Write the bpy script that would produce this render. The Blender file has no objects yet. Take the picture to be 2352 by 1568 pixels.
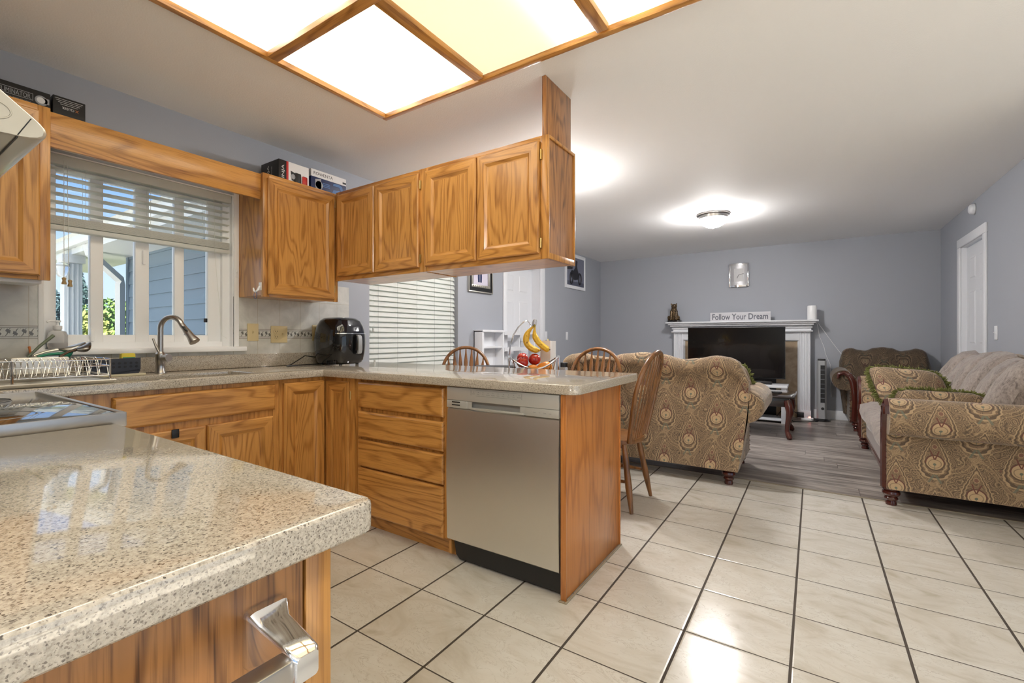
import bpy, bmesh, math, random
from mathutils import Vector as V, Matrix, noise as mnoise
R = math.radians
C = bpy.context.scene.collection
sc = bpy.context.scene
random.seed(7)

# ------------------------------------------------------------------ camera, world, exposure
CAM_H = 1.105
cd = bpy.data.cameras.new('camera'); cam = bpy.data.objects.new('camera', cd); C.objects.link(cam)
cam.location = (0, 0, CAM_H); cam.rotation_euler = (R(90), 0, R(33.4))
cd.sensor_width = 36; cd.lens = 1050 / 2352 * 36; cd.shift_y = -9 / 2352; cd.clip_start = .02; cd.clip_end = 200
sc.camera = cam
vs = sc.view_settings
vs.view_transform = 'Standard'; vs.look = 'None'; vs.gamma = 1; vs.use_curve_mapping = False
vs.exposure = 2.0
try:
    sc.cycles.use_denoising = True
    sc.cycles.max_bounces = 10; sc.cycles.diffuse_bounces = 7; sc.cycles.glossy_bounces = 4
    sc.cycles.transmission_bounces = 6; sc.cycles.transparent_max_bounces = 8
    sc.cycles.sample_clamp_indirect = 6
    sc.cycles.caustics_reflective = False; sc.cycles.caustics_refractive = False
except Exception:
    pass

BOX_L = 1.05        # light-box diffusers
BOWL_L = 54.0      # ceiling bowl lamps
SKY_S = .68
SUN_S = 17.0

w = bpy.data.worlds.new('world'); sc.world = w; w.use_nodes = True
nt = w.node_tree; nt.nodes.clear()
tc = nt.nodes.new('ShaderNodeTexCoord'); sx = nt.nodes.new('ShaderNodeSeparateXYZ'); nt.links.new(tc.outputs['Generated'], sx.inputs[0])
cr = nt.nodes.new('ShaderNodeValToRGB'); nt.links.new(sx.outputs['Z'], cr.inputs[0])
cr.color_ramp.elements[0].position = 0.0; cr.color_ramp.elements[0].color = (.30, .36, .42, 1)
cr.color_ramp.elements[1].position = 1.0; cr.color_ramp.elements[1].color = (.50, .55, .62, 1)
for p_, c_ in ((.10, (.27, .35, .44, 1)), (.24, (.13, .235, .44, 1)), (.42, (.30, .40, .56, 1)), (.6, (.60, .66, .74, 1))):
    e = cr.color_ramp.elements.new(p_); e.color = c_
bg = nt.nodes.new('ShaderNodeBackground'); nt.links.new(cr.outputs[0], bg.inputs[0]); bg.inputs[1].default_value = SKY_S
wo = nt.nodes.new('ShaderNodeOutputWorld'); nt.links.new(bg.outputs[0], wo.inputs[0])

sd = bpy.data.lights.new('sun', 'SUN'); so = bpy.data.objects.new('sun', sd); C.objects.link(so)
sd.energy = SUN_S; sd.angle = R(1); sd.color = (1, .95, .86)
so.location = (6, 8, 12); so.rotation_euler = V((-.60, -.33, -.72)).to_track_quat('-Z', 'Y').to_euler()

# ------------------------------------------------------------------ helpers
def lin(r, g, b):
    f = lambda c: (c / 255 / 12.92) if c / 255 <= .04045 else ((c / 255 + .055) / 1.055) ** 2.4
    return (f(r), f(g), f(b), 1)

class MB:
    def __init__(s): s.v = []; s.f = []; s.m = []; s.uv = []; s.has_uv = False
    def add(s, vs_, fs, m=0, uvs=None):
        b = len(s.v); s.v += [V(p) for p in vs_]
        for i, f in enumerate(fs):
            s.f.append([b + k for k in f]); s.m.append(m)
            if uvs is None: s.uv.append(None)
            else: s.uv.append([uvs[k] for k in f]); s.has_uv = True
        return s
    def box(s, x0, y0, z0, x1, y1, z1, b=0, m=0, seg=2):
        return s.obox((x0, y0, z0), (1, 0, 0), (0, 1, 0), (0, 0, 1), x1 - x0, y1 - y0, z1 - z0, b, m, seg)
    def obox(s, o, u, v, n, w, h, d, b=0, m=0, seg=2):
        o, u, v, n = V(o), V(u), V(v), V(n)
        bm = bmesh.new(); bmesh.ops.create_cube(bm, size=1)
        for q in bm.verts: q.co = V(((q.co.x + .5) * w, (q.co.y + .5) * h, (q.co.z + .5) * d))
        if b: bmesh.ops.bevel(bm, geom=bm.edges[:], offset=b, segments=seg, profile=.5, affect='EDGES')
        bm.verts.index_update()
        flip = u.cross(v).dot(n) < 0
        s.add([o + u * q.co.x + v * q.co.y + n * q.co.z for q in bm.verts],
              [[q.index for q in (reversed(f.verts) if flip else f.verts)] for f in bm.faces], m)
        bm.free(); return s
    def loft(s, rings, closed=True, caps=True, m=0, uv=None):
        n = len(rings[0]); vv = [p for r in rings for p in r]; fs = []
        for i in range(len(rings) - 1):
            for k in range(n if closed else n - 1):
                a = i * n + k; b_ = i * n + (k + 1) % n
                fs.append([a, b_, b_ + n, a + n])
        uvs = None
        if uv is not None: uvs = [q for r in uv for q in r]
        if uvs is not None and closed:
            closed_f = []
            b = len(s.v); s.v += [V(p) for p in vv]; s.has_uv = True
            for i in range(len(rings) - 1):
                for k in range(n):
                    k2 = (k + 1) % n
                    s.f.append([b + i * n + k, b + i * n + k2, b + (i + 1) * n + k2, b + (i + 1) * n + k]); s.m.append(m)
                    u2 = uv[i][k2] if k2 else uv[i][n] if len(uv[i]) > n else uv[i][0]
                    u3 = uv[i + 1][k2] if k2 else uv[i + 1][n] if len(uv[i + 1]) > n else uv[i + 1][0]
                    s.uv.append([uv[i][k], u2, u3, uv[i + 1][k]])
        else:
            s.add(vv, fs, m, uvs)
        if caps and closed:
            s.add(rings[0], [list(range(n - 1, -1, -1))], m); s.add(rings[-1], [list(range(n))], m)
        return s
    def tube(s, pts, r, seg=10, closed=False, caps=True, m=0):
        pts = [V(p) for p in pts]; n = len(pts)
        rs = r if isinstance(r, (list, tuple)) else [r] * n
        def tan(i):
            if closed: return (pts[(i + 1) % n] - pts[i - 1]).normalized()
            return (pts[min(i + 1, n - 1)] - pts[max(i - 1, 0)]).normalized()
        t = tan(0); a = V((0, 0, 1)) if abs(t.z) < .9 else V((1, 0, 0))
        x = t.cross(a).normalized(); rings = []
        for i in range(n):
            t = tan(i); x = (x - t * x.dot(t))
            x = x.normalized() if x.length > 1e-6 else t.orthogonal().normalized()
            y = t.cross(x)
            rings.append([pts[i] + (x * math.cos(k * 2 * math.pi / seg) + y * math.sin(k * 2 * math.pi / seg)) * rs[i] for k in range(seg)])
        if closed: rings.append(rings[0]); return s.loft(rings, caps=False, m=m)
        return s.loft(rings, caps=caps, m=m)
    def lathe(s, prof, c, seg=24, ax=(0, 0, 1), m=0, caps=True):
        c = V(c); ax = V(ax).normalized(); x = ax.orthogonal().normalized(); y = ax.cross(x)
        rings = [[c + ax * h + (x * math.cos(k * 2 * math.pi / seg) + y * math.sin(k * 2 * math.pi / seg)) * max(r, 1e-4) for k in range(seg)] for r, h in prof]
        return s.loft(rings, caps=caps, m=m)
    def prism(s, poly, o, u, v, n, d, m=0):
        o, u, v, n = V(o), V(u), V(v), V(n)
        a = [o + u * p[0] + v * p[1] for p in poly]; b = [p + n * d for p in a]
        if u.cross(v).dot(n) * sum(poly[i][0] * poly[(i + 1) % len(poly)][1] - poly[(i + 1) % len(poly)][0] * poly[i][1] for i in range(len(poly))) < 0:
            a.reverse(); b.reverse()
        return s.loft([a, b], m=m)
    def loops(s, o, u, v, n, w, h, lp, m=0, mh=None):
        # rectangular loops (inset, depth) bridged, closed front and back
        o, u, v, n = V(o), V(u), V(v), V(n); rings = []
        for ins, d in lp:
            rings.append([o + u * a + v * b + n * d for a, b in ((ins, ins), (w - ins, ins), (w - ins, h - ins), (ins, h - ins))])
        flip = u.cross(v).dot(n) < 0
        for i in range(len(rings) - 1):
            for k in range(4):
                q = [rings[i][k], rings[i][(k + 1) % 4], rings[i + 1][(k + 1) % 4], rings[i + 1][k]]
                if flip: q.reverse()
                s.add(q, [[0, 1, 2, 3]], (mh if (mh is not None and k in (0, 2)) else m))
        q = list(rings[-1]);  qb = list(reversed(rings[0]))
        if flip: q.reverse(); qb.reverse()
        s.add(q, [[0, 1, 2, 3]], m); s.add(qb, [[0, 1, 2, 3]], m)
        return s
    def sphere(s, c, r, seg=16, m=0, sq=(1, 1, 1)):
        c = V(c); rings = []; k = seg // 2
        for i in range(k + 1):
            th = math.pi * i / k; q = max(math.sin(th), 1e-3)
            rings.append([c + V((r * q * math.cos(a * 2 * math.pi / seg) * sq[0], r * q * math.sin(a * 2 * math.pi / seg) * sq[1], -r * math.cos(th) * sq[2])) for a in range(seg)])
        return s.loft(rings, m=m)

def mesh_of(name, mb, mats, base=(0, 0, 0), ang=35):
    me = bpy.data.meshes.new(name); b = V(base)
    me.from_pydata([tuple(p - b) for p in mb.v], [], mb.f)
    if mb.has_uv:
        ul = me.uv_layers.new(name='UVMap'); i = 0
        for q, f in zip(mb.uv, mb.f):
            for k in range(len(f)):
                ul.data[i].uv = q[k] if q is not None else (mb.v[f[k]].x + mb.v[f[k]].y, mb.v[f[k]].z); i += 1
    me.polygons.foreach_set('material_index', mb.m)
    for mt in (mats if isinstance(mats, (list, tuple)) else [mats]): me.materials.append(mt)
    me.shade_smooth()
    try: me.set_sharp_from_angle(angle=R(ang))
    except Exception: pass
    me.validate(); me.update()
    return me

BASE = {}
def thing(name, label, cat, base=(0, 0, 0), group=None):
    o = bpy.data.objects.new(name, None); o.empty_display_size = .1; C.objects.link(o); o.location = base
    o['label'] = label; o['category'] = cat
    if group: o['group'] = group
    BASE[o.name] = V(base); return o
def part(name, mb, mats, parent, label=None, ang=35):
    b = BASE[parent.name]; o = bpy.data.objects.new(name, mesh_of(name, mb, mats, b, ang)); C.objects.link(o)
    o.parent = parent; BASE[o.name] = b
    if parent.type == 'MESH' and parent.parent is None: pass
    if label: o['label'] = label
    return o
def solid(name, label, cat, mb, mats, base=None, group=None, ang=35):
    if base is None:
        base = V((sum(p.x for p in mb.v) / len(mb.v), sum(p.y for p in mb.v) / len(mb.v), min(p.z for p in mb.v)))
    o = bpy.data.objects.new(name, mesh_of(name, mb, mats, base, ang)); C.objects.link(o); o.location = base
    o['label'] = label; o['category'] = cat
    if group: o['group'] = group
    BASE[o.name] = V(base); return o
def struct(name, mb, mats, base=(0, 0, 0), label=None):
    o = bpy.data.objects.new(name, mesh_of(name, mb, mats, base)); C.objects.link(o); o.location = base
    o['kind'] = 'structure'; BASE[o.name] = V(base)
    if label: o['label'] = label
    return o
def struct_root(name, base, label=None):
    o = bpy.data.objects.new(name, None); C.objects.link(o); o.location = base; o['kind'] = 'structure'; BASE[o.name] = V(base)
    if label: o['label'] = label
    return o
def dup(root, loc, rz, label=None):
    r = root.copy(); C.objects.link(r); r.location = loc; r.rotation_euler = (0, 0, rz); BASE[r.name] = V(loc)
    if label: r['label'] = label
    for ch in list(root.children):
        c = ch.copy(); C.objects.link(c); c.parent = r
        for g in list(ch.children):
            d = g.copy(); C.objects.link(d); d.parent = c
    return r
def text_mb(s_, o, u, v, w=None, h=None, m=0, mb=None, shear=0, off=0):
    cu = bpy.data.curves.new('t', 'FONT'); cu.body = s_; cu.align_x = 'CENTER'; cu.align_y = 'CENTER'; cu.size = 1; cu.shear = shear; cu.offset = off; cu.resolution_u = 3
    ob = bpy.data.objects.new('t', cu); C.objects.link(ob)
    dg = bpy.context.evaluated_depsgraph_get(); me = bpy.data.meshes.new_from_object(ob.evaluated_get(dg))
    xs = [p.co.x for p in me.vertices]; ys = [p.co.y for p in me.vertices]
    sx_ = (w / (max(xs) - min(xs))) if w else None; sy_ = (h / (max(ys) - min(ys))) if h else None
    sx_ = sx_ or sy_; sy_ = sy_ or sx_
    cx, cy = (max(xs) + min(xs)) / 2, (max(ys) + min(ys)) / 2
    mb = mb or MB(); o, u, v = V(o), V(u), V(v)
    mb.add([o + u * (p.co.x - cx) * sx_ + v * (p.co.y - cy) * sy_ for p in me.vertices], [list(p.vertices) for p in me.polygons], m)
    bpy.data.objects.remove(ob); bpy.data.curves.remove(cu); bpy.data.meshes.remove(me)
    return mb
def quad(mb, o, u, v, w, h, m=0, uv=True):
    o, u, v = V(o), V(u), V(v)
    mb.add([o, o + u * w, o + u * w + v * h, o + v * h], [[0, 1, 2, 3]], m, [(0, 0), (1, 0), (1, 1), (0, 1)] if uv else None); return mb
def arc(c, r, a0, a1, n, u=(1, 0, 0), v=(0, 0, 1)):
    c, u, v = V(c), V(u), V(v)
    return [c + u * r * math.cos(a0 + (a1 - a0) * i / n) + v * r * math.sin(a0 + (a1 - a0) * i / n) for i in range(n + 1)]
X_, Y_, Z_ = V((1, 0, 0)), V((0, 1, 0)), V((0, 0, 1))

# ------------------------------------------------------------------ materials
class N:
    """expression wrapper around a float socket"""
    def __init__(s, nt, k): s.nt = nt; s.k = k
    def op(s, o, b=None, c=None):
        n = s.nt.nodes.new('ShaderNodeMath'); n.operation = o
        for i, q in enumerate((s, b, c)):
            if q is None: continue
            if isinstance(q, N): s.nt.links.new(q.k, n.inputs[i])
            else: n.inputs[i].default_value = q
        return N(s.nt, n.outputs[0])
    def __add__(s, b): return s.op('ADD', b)
    def __sub__(s, b): return s.op('SUBTRACT', b)
    def __mul__(s, b): return s.op('MULTIPLY', b)
    def __truediv__(s, b): return s.op('DIVIDE', b)
    def __radd__(s, b): return s.op('ADD', b)
    def __rmul__(s, b): return s.op('MULTIPLY', b)
    def __rsub__(s, b): return s.op('MULTIPLY', -1.0) + b
    def abs(s): return s.op('ABSOLUTE')
    def fract(s): return s.op('FRACT')
    def floor(s): return s.op('FLOOR')
    def sin(s): return s.op('SINE')
    def sqrt(s): return s.op('SQRT')
    def lt(s, b): return s.op('LESS_THAN', b)
    def gt(s, b): return s.op('GREATER_THAN', b)
    def min(s, b): return s.op('MINIMUM', b)
    def max(s, b): return s.op('MAXIMUM', b)
    def band(s, a, b): return s.gt(a) * s.lt(b)
    def sm(s, a, b):
        n = s.nt.nodes.new('ShaderNodeMapRange'); n.interpolation_type = 'SMOOTHSTEP'; s.nt.links.new(s.k, n.inputs[0])
        n.inputs[1].default_value = a; n.inputs[2].default_value = b; return N(s.nt, n.outputs[0])

class Mat:
    def __init__(s, name, col=(.8, .8, .8, 1), rough=.5, metal=0, **kw):
        s.m = bpy.data.materials.new(name); s.m.use_nodes = True; s.nt = s.m.node_tree
        s.b = s.nt.nodes['Principled BSDF']; s.b.inputs['Base Color'].default_value = col
        s.b.inputs['Roughness'].default_value = rough; s.b.inputs['Metallic'].default_value = metal
        for k, v in kw.items(): s.b.inputs[k.replace('_', ' ')].default_value = v
    def coord(s, kind='Object'):
        n = s.nt.nodes.new('ShaderNodeTexCoord'); return n.outputs[kind]
    def xyz(s, v):
        n = s.nt.nodes.new('ShaderNodeSeparateXYZ'); s.nt.links.new(v, n.inputs[0]); return [N(s.nt, n.outputs[i]) for i in range(3)]
    def comb(s, x, y, z):
        n = s.nt.nodes.new('ShaderNodeCombineXYZ')
        for i, q in enumerate((x, y, z)):
            if isinstance(q, N): s.nt.links.new(q.k, n.inputs[i])
            else: n.inputs[i].default_value = q
        return n.outputs[0]
    def scale(s, v, sc_):
        n = s.nt.nodes.new('ShaderNodeMapping'); s.nt.links.new(v, n.inputs[0]); n.inputs['Scale'].default_value = sc_; return n.outputs[0]
    def noise(s, v, scale, detail=2, rough=.5, dist=0, col=False):
        n = s.nt.nodes.new('ShaderNodeTexNoise'); s.nt.links.new(v, n.inputs['Vector']); n.inputs['Scale'].default_value = scale
        n.inputs['Detail'].default_value = detail; n.inputs['Roughness'].default_value = rough; n.inputs['Distortion'].default_value = dist
        return n.outputs['Color'] if col else N(s.nt, n.outputs[0])
    def voro(s, v, scale, feature='F1', out='Distance', rnd=1):
        n = s.nt.nodes.new('ShaderNodeTexVoronoi'); s.nt.links.new(v, n.inputs['Vector']); n.inputs['Scale'].default_value = scale
        n.feature = feature; n.inputs['Randomness'].default_value = rnd
        return n.outputs[out] if out == 'Color' else N(s.nt, n.outputs[out])
    def ramp(s, f, stops, interp='LINEAR'):
        n = s.nt.nodes.new('ShaderNodeValToRGB'); s.nt.links.new(f.k if isinstance(f, N) else f, n.inputs[0]); n.color_ramp.interpolation = interp
        el = n.color_ramp.elements
        while len(el) < len(stops): el.new(.5)
        for q, (p, c) in zip(el, stops): q.position = p; q.color = c
        return n.outputs[0]
    def mix(s, f, a, b, mode='MIX'):
        n = s.nt.nodes.new('ShaderNodeMix'); n.data_type = 'RGBA'; n.blend_type = mode
        for i, q in ((0, f), (6, a), (7, b)):
            if isinstance(q, N): s.nt.links.new(q.k, n.inputs[i])
            elif isinstance(q, bpy.types.NodeSocket): s.nt.links.new(q, n.inputs[i])
            else: n.inputs[i].default_value = q
        return n.outputs[2]
    def color(s, c): s.nt.links.new(c, s.b.inputs['Base Color']); return s
    def rough(s, c): s.nt.links.new(c.k, s.b.inputs['Roughness']); return s
    def bump(s, f, st=.2, d=.01):
        n = s.nt.nodes.new('ShaderNodeBump'); s.nt.links.new(f.k, n.inputs['Height']); n.inputs['Strength'].default_value = st; n.inputs['Distance'].default_value = d
        s.nt.links.new(n.outputs[0], s.b.inputs['Normal']); return s

def oak(name, ax, c0=(203, 147, 78), c1=(128, 78, 30), rough=.28, ring=13, seed=0.0, st=1.0):
    M = Mat(name, rough=rough); M.b.inputs['Coat Weight'].default_value = .25; M.b.inputs['Coat Roughness'].default_value = .15
    co = M.coord(); k = [1, 1, 1]; k[ax] = .13
    v = M.scale(co, tuple(k)); n = v.node; n.inputs['Location'].default_value = (seed, seed * .7, seed * .3)
    n1 = M.noise(v, 6.0, 2.5, .45, .22)
    f = (n1 * ring).fract(); ringv = (f - .5).abs() * 2
    k2 = [1, 1, 1]; k2[ax] = .03
    p = M.noise(M.scale(co, tuple(k2)), 260, 2, .6)
    p2 = M.noise(M.scale(co, tuple(k2)), 60, 2, .6)
    t = ringv.sm(.42, 1.0) * .46 + (p.sm(.45, .75) * (.36 * st)) + (p2 - .5) * (.55 * st) + .04
    M.color(M.ramp(t, [(0, lin(*c0)), (.45, lin(*[(a * .6 + b * .4) for a, b in zip(c0, c1)])), (.9, lin(*c1))]))
    M.bump(p, .08, .002)
    return M.m
OZ = oak('oak_upright', 2); OX = oak('oak_along_x', 0); OY = oak('oak_along_y', 1)
OZD = oak('oak_panel_brown', 2, (176, 122, 70), (88, 54, 28), .3, 17, 1.3, 1.5)
OZP = oak('oak_end_panel', 2, (196, 128, 66), (146, 86, 40), .32, 9, 2.1)
OPAN = oak('oak_door_panel', 2, (203, 148, 80), (136, 85, 34), .28, 16, 3.7)
CHAIRW = oak('chair_oak', 2, (134, 90, 48), (74, 46, 24), .3, 8, 5.0)

def quartz():
    M = Mat('quartz', rough=.05, IOR=1.9); co = M.coord()
    wob = M.nt.nodes.new('ShaderNodeVectorMath'); wob.operation = 'ADD'; M.nt.links.new(co, wob.inputs[0])
    M.nt.links.new(M.scale(M.noise(co, 330, 2, col=True), (.0042, .0042, .0042)), wob.inputs[1]); cw = wob.outputs[0]
    col = M.ramp(M.noise(co, 190, 3, .65), [(.3, lin(156, 147, 132)), (.52, lin(190, 180, 164)), (.72, lin(208, 199, 183))])
    for sc_, thr, amt, c0, c1 in ((420, .14, .8, (212, 205, 192), (186, 177, 163)), (330, .10, .75, (146, 136, 124), (118, 108, 98)), (250, .06, .8, (128, 116, 105), (86, 77, 70)), (230, -.08, .9, (72, 64, 58), (50, 44, 41))):
        cell = M.xyz(M.voro(cw, sc_, out='Color'))[0]; d = M.voro(cw, sc_)
        spot = (d - (cell * .42 + (thr - .08))).sm(.08, -.05)
        col = M.mix(spot * amt, col, M.mix(cell, lin(*c0), lin(*c1)))
    M.color(col); return M.m
QZ = quartz()

def paint(name, col, bump=.12, rough=.6):
    M = Mat(name, lin(*col), rough); n = M.noise(M.coord(), 140, 3); M.bump(n, bump, .003); return M.m
WALL = paint('wall_paint_blue_grey', (163, 167, 175)); CEIL = paint('ceiling_paint', (246, 246, 246), .25, .75)
WHITE = Mat('white_paint', lin(226, 228, 232), .38).m
WVINYL = Mat('white_vinyl', lin(246, 247, 248), .35).m
def blind_mat():
    M = Mat('blind_white', lin(234, 236, 234), .45); t = M.nt; tr = t.nodes.new('ShaderNodeBsdfTranslucent'); tr.inputs[0].default_value = lin(236, 240, 228)
    mx = t.nodes.new('ShaderNodeMixShader'); mx.inputs[0].default_value = .3; o = [n for n in t.nodes if n.type == 'OUTPUT_MATERIAL'][0]
    t.links.new(M.b.outputs[0], mx.inputs[1]); t.links.new(tr.outputs[0], mx.inputs[2]); t.links.new(mx.outputs[0], o.inputs[0]); return M.m
BLINDW = blind_mat()
CREAM = Mat('cream_plastic', lin(214, 196, 150), .4).m
BLACKP = Mat('black_plastic', lin(22, 22, 24), .35).m
BLACKG = Mat('black_gloss', lin(12, 12, 14), .06, Coat_Weight=.6).m
DARKG = Mat('dark_kick', lin(34, 34, 34), .4).m
CHROME = Mat('chrome', (.82, .83, .85, 1), .07, 1).m
NICKEL = Mat('brushed_nickel', (.52, .50, .48, 1), .28, 1).m
BRASS = Mat('brass', (.55, .40, .16, 1), .3, 1).m
SILVERP = Mat('silver_plastic', lin(160, 162, 164), .35, .3).m
PAPER = Mat('paper_white', lin(246, 246, 246), .85).m
YEL = Mat('sponge_yellow', lin(226, 206, 80), .9).m
GREENP = Mat('green_plastic', lin(36, 140, 110), .4).m
RED = Mat('red_print', lin(190, 42, 34), .5).m
NAVY = Mat('navy_print', lin(30, 44, 84), .45).m
BLUEM = Mat('blue_print', lin(70, 110, 165), .45).m
GREYP = Mat('grey_print', lin(150, 152, 156), .5).m
WPRINT = Mat('white_print', lin(222, 222, 222), .5).m
BOXBLK = Mat('carton_black', lin(26, 25, 25), .5).m
PALEPR = Mat('snow_print', lin(205, 200, 216), .5).m
ORANGEP = Mat('orange_print', lin(206, 120, 60), .5).m
MAHOG = Mat('mahogany', lin(74, 30, 22), .18, Coat_Weight=.5).m
DARKWD = Mat('dark_table', lin(34, 20, 17), .12, Coat_Weight=.5).m
def stainless():
    M = Mat('stainless', (.82, .80, .75, 1), .27, 1); co = M.scale(M.coord(), (900, 900, 6)); n = M.noise(co, 1, 2)
    M.rough(n * .12 + .34); M.b.inputs['Anisotropic'].default_value = .6; return M.m
STEEL = stainless()
STEELP = Mat('steel_panel', lin(196, 195, 188), .38, .4).m
def glass_mat():
    m = bpy.data.materials.new('window_glass'); m.use_nodes = True; t = m.node_tree; t.nodes.clear()
    o = t.nodes.new('ShaderNodeOutputMaterial'); tr = t.nodes.new('ShaderNodeBsdfTransparent'); gl = t.nodes.new('ShaderNodeBsdfGlossy'); gl.inputs['Roughness'].default_value = .02
    fr = t.nodes.new('ShaderNodeFresnel'); fr.inputs[0].default_value = 1.45; mx = t.nodes.new('ShaderNodeMixShader')
    mp = t.nodes.new('ShaderNodeMath'); mp.operation = 'MULTIPLY'; mp.inputs[1].default_value = .6; t.links.new(fr.outputs[0], mp.inputs[0])
    t.links.new(mp.outputs[0], mx.inputs[0]); t.links.new(tr.outputs[0], mx.inputs[1]); t.links.new(gl.outputs[0], mx.inputs[2]); t.links.new(mx.outputs[0], o.inputs[0]); return m
GLASS = glass_mat()
CLEARP = Mat('clear_plastic', (.95, .96, .97, 1), .15, Transmission_Weight=.75, IOR=1.3).m
def emit(name, col, st):
    m = bpy.data.materials.new(name); m.use_nodes = True; b = m.node_tree.nodes['Principled BSDF']
    b.inputs['Base Color'].default_value = (.8, .8, .8, 1); b.inputs['Emission Color'].default_value = col; b.inputs['Emission Strength'].default_value = st; return m
BOWL = emit('lamp_bowl_glass', (1, .97, .95, 1), BOWL_L)
def diffuser(name, st, col, tube_axis, tubes):
    # fluorescent tubes glowing through an acrylic sheet
    M = Mat(name, lin(235, 228, 205), .4); x, y, z = M.xyz(M.coord()); q = y if tube_axis == 0 else x
    g = None
    for p, wd in tubes:
        d = ((q - p) / wd); t = (d * d * -1.0).op('EXPONENT'); g = t if g is None else g + t
    M.b.inputs['Emission Color'].default_value = col
    s_ = g * st + st * .38
    M.nt.links.new(s_.k, M.b.inputs['Emission Strength']); return M.m

def tile_floor():
    M = Mat('floor_tile', rough=.16); x, y, z = M.xyz(M.coord())
    TX, TY = .3428, .3400
    fx = (x + .750 + .1714) / TX; fy = (y - 1.7975 + .17) / TY
    dx = ((fx.fract() - .5).abs()); dy = ((fy.fract() - .5).abs())
    gx = dx.lt(.0135); gy = dy.lt(.0075); g = gx.max(gy)
    # distance from a joint for the pillowed edge
    e = dx.min(dy).sm(.006, .03)
    cell = M.comb((fx - .5).floor() * 3.7, (fy - .5).floor() * 5.3, 0)
    add = M.nt.nodes.new('ShaderNodeVectorMath'); add.operation = 'ADD'; M.nt.links.new(M.coord(), add.inputs[0]); M.nt.links.new(cell, add.inputs[1])
    v = M.scale(add.outputs[0], (1, 1.9, 1))
    n1 = M.noise(v, 3.0, 6, .6, 1.6); n2 = M.noise(v, 7, 5, .65, 2.2)
    base = M.ramp(n1, [(.28, lin(184, 176, 160)), (.48, lin(204, 199, 188)), (.68, lin(211, 208, 199))])
    vein = (n2 - .5).abs().sm(0.0, .022)
    col = M.mix(((vein * -1 + 1) * .42) * n1.sm(.42, .6), base, lin(150, 136, 116))
    M.color(M.mix(g, col, lin(70, 62, 54)))
    M.rough(g * .6 + .15 + n1 * .06)
    M.bump(e + n2 * .06, .35, .002); return M.m
def wood_floor():
    M = Mat('floor_planks_grey', rough=.35); x, y, z = M.xyz(M.coord())
    row = (y / .19).floor(); sh = (row * 7.13).sin() * 3.1; col_ = ((x + sh) / 1.22).floor()
    v = M.comb(x * .10 + row * 1.7 + col_ * 3.1, y * 1.0 + row * .37, row * 2.3)
    n1 = M.noise(v, 26, 4, .6, .4); n2 = M.noise(v, 7, 3, .5)
    seam = ((y / .19).fract() - .5).abs().gt(.488).max((((x + sh) / 1.22).fract() - .5).abs().gt(.498))
    c = M.ramp(n1 * .75 + n2 * .4, [(.36, lin(84, 76, 72)), (.54, lin(130, 122, 116)), (.70, lin(172, 164, 156))])
    M.color(M.mix(seam * .7, c, lin(70, 62, 58))); return M.m
def splash():
    M = Mat('backsplash_tile', rough=.18); x, y, z = M.xyz(M.coord())
    n = M.noise(M.coord(), 9, 4, .6, .8)
    c = M.ramp(n, [(.3, lin(196, 196, 190)), (.7, lin(220, 219, 212))])
    gy = (((y - 1.62 + .0765) / .153).fract() - .5).abs().lt(.011)
    zz = z
    border = zz.band(1.103, 1.157)
    gz = (zz - 1.16).abs().lt(.0018).max((zz - 1.10).abs().lt(.0018)).max((zz - 1.365).abs().lt(.0018))
    g = gy.max(gz)
    lines = (zz - 1.1085).abs().lt(.0016).max((zz - 1.1515).abs().lt(.0016)).max((zz - 1.1005).abs().lt(.0012)).max((zz - 1.1595).abs().lt(.0012))
    t = (zz - 1.13) / .02; u = y / .052
    leaf = ((u + (t * 1.4).sin() * .33 + (u * 6.283).sin() * .12).fract() - .5).abs()
    leaf2 = ((u * 2.0 - t * .55 + (t * 2.2).sin() * .2).fract() - .5).abs()
    m_ = (leaf.lt(.17) * leaf2.lt(.33)).max(leaf2.lt(.07)) * zz.band(1.112, 1.148)
    c = M.mix(m_ * .85, c, lin(74, 70, 66)); c = M.mix(g, c, lin(190, 184, 170)); c = M.mix(lines * .8, c, lin(90, 86, 80))
    M.color(c); M.bump(g * -1.0, .3, .002); return M.m

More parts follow.
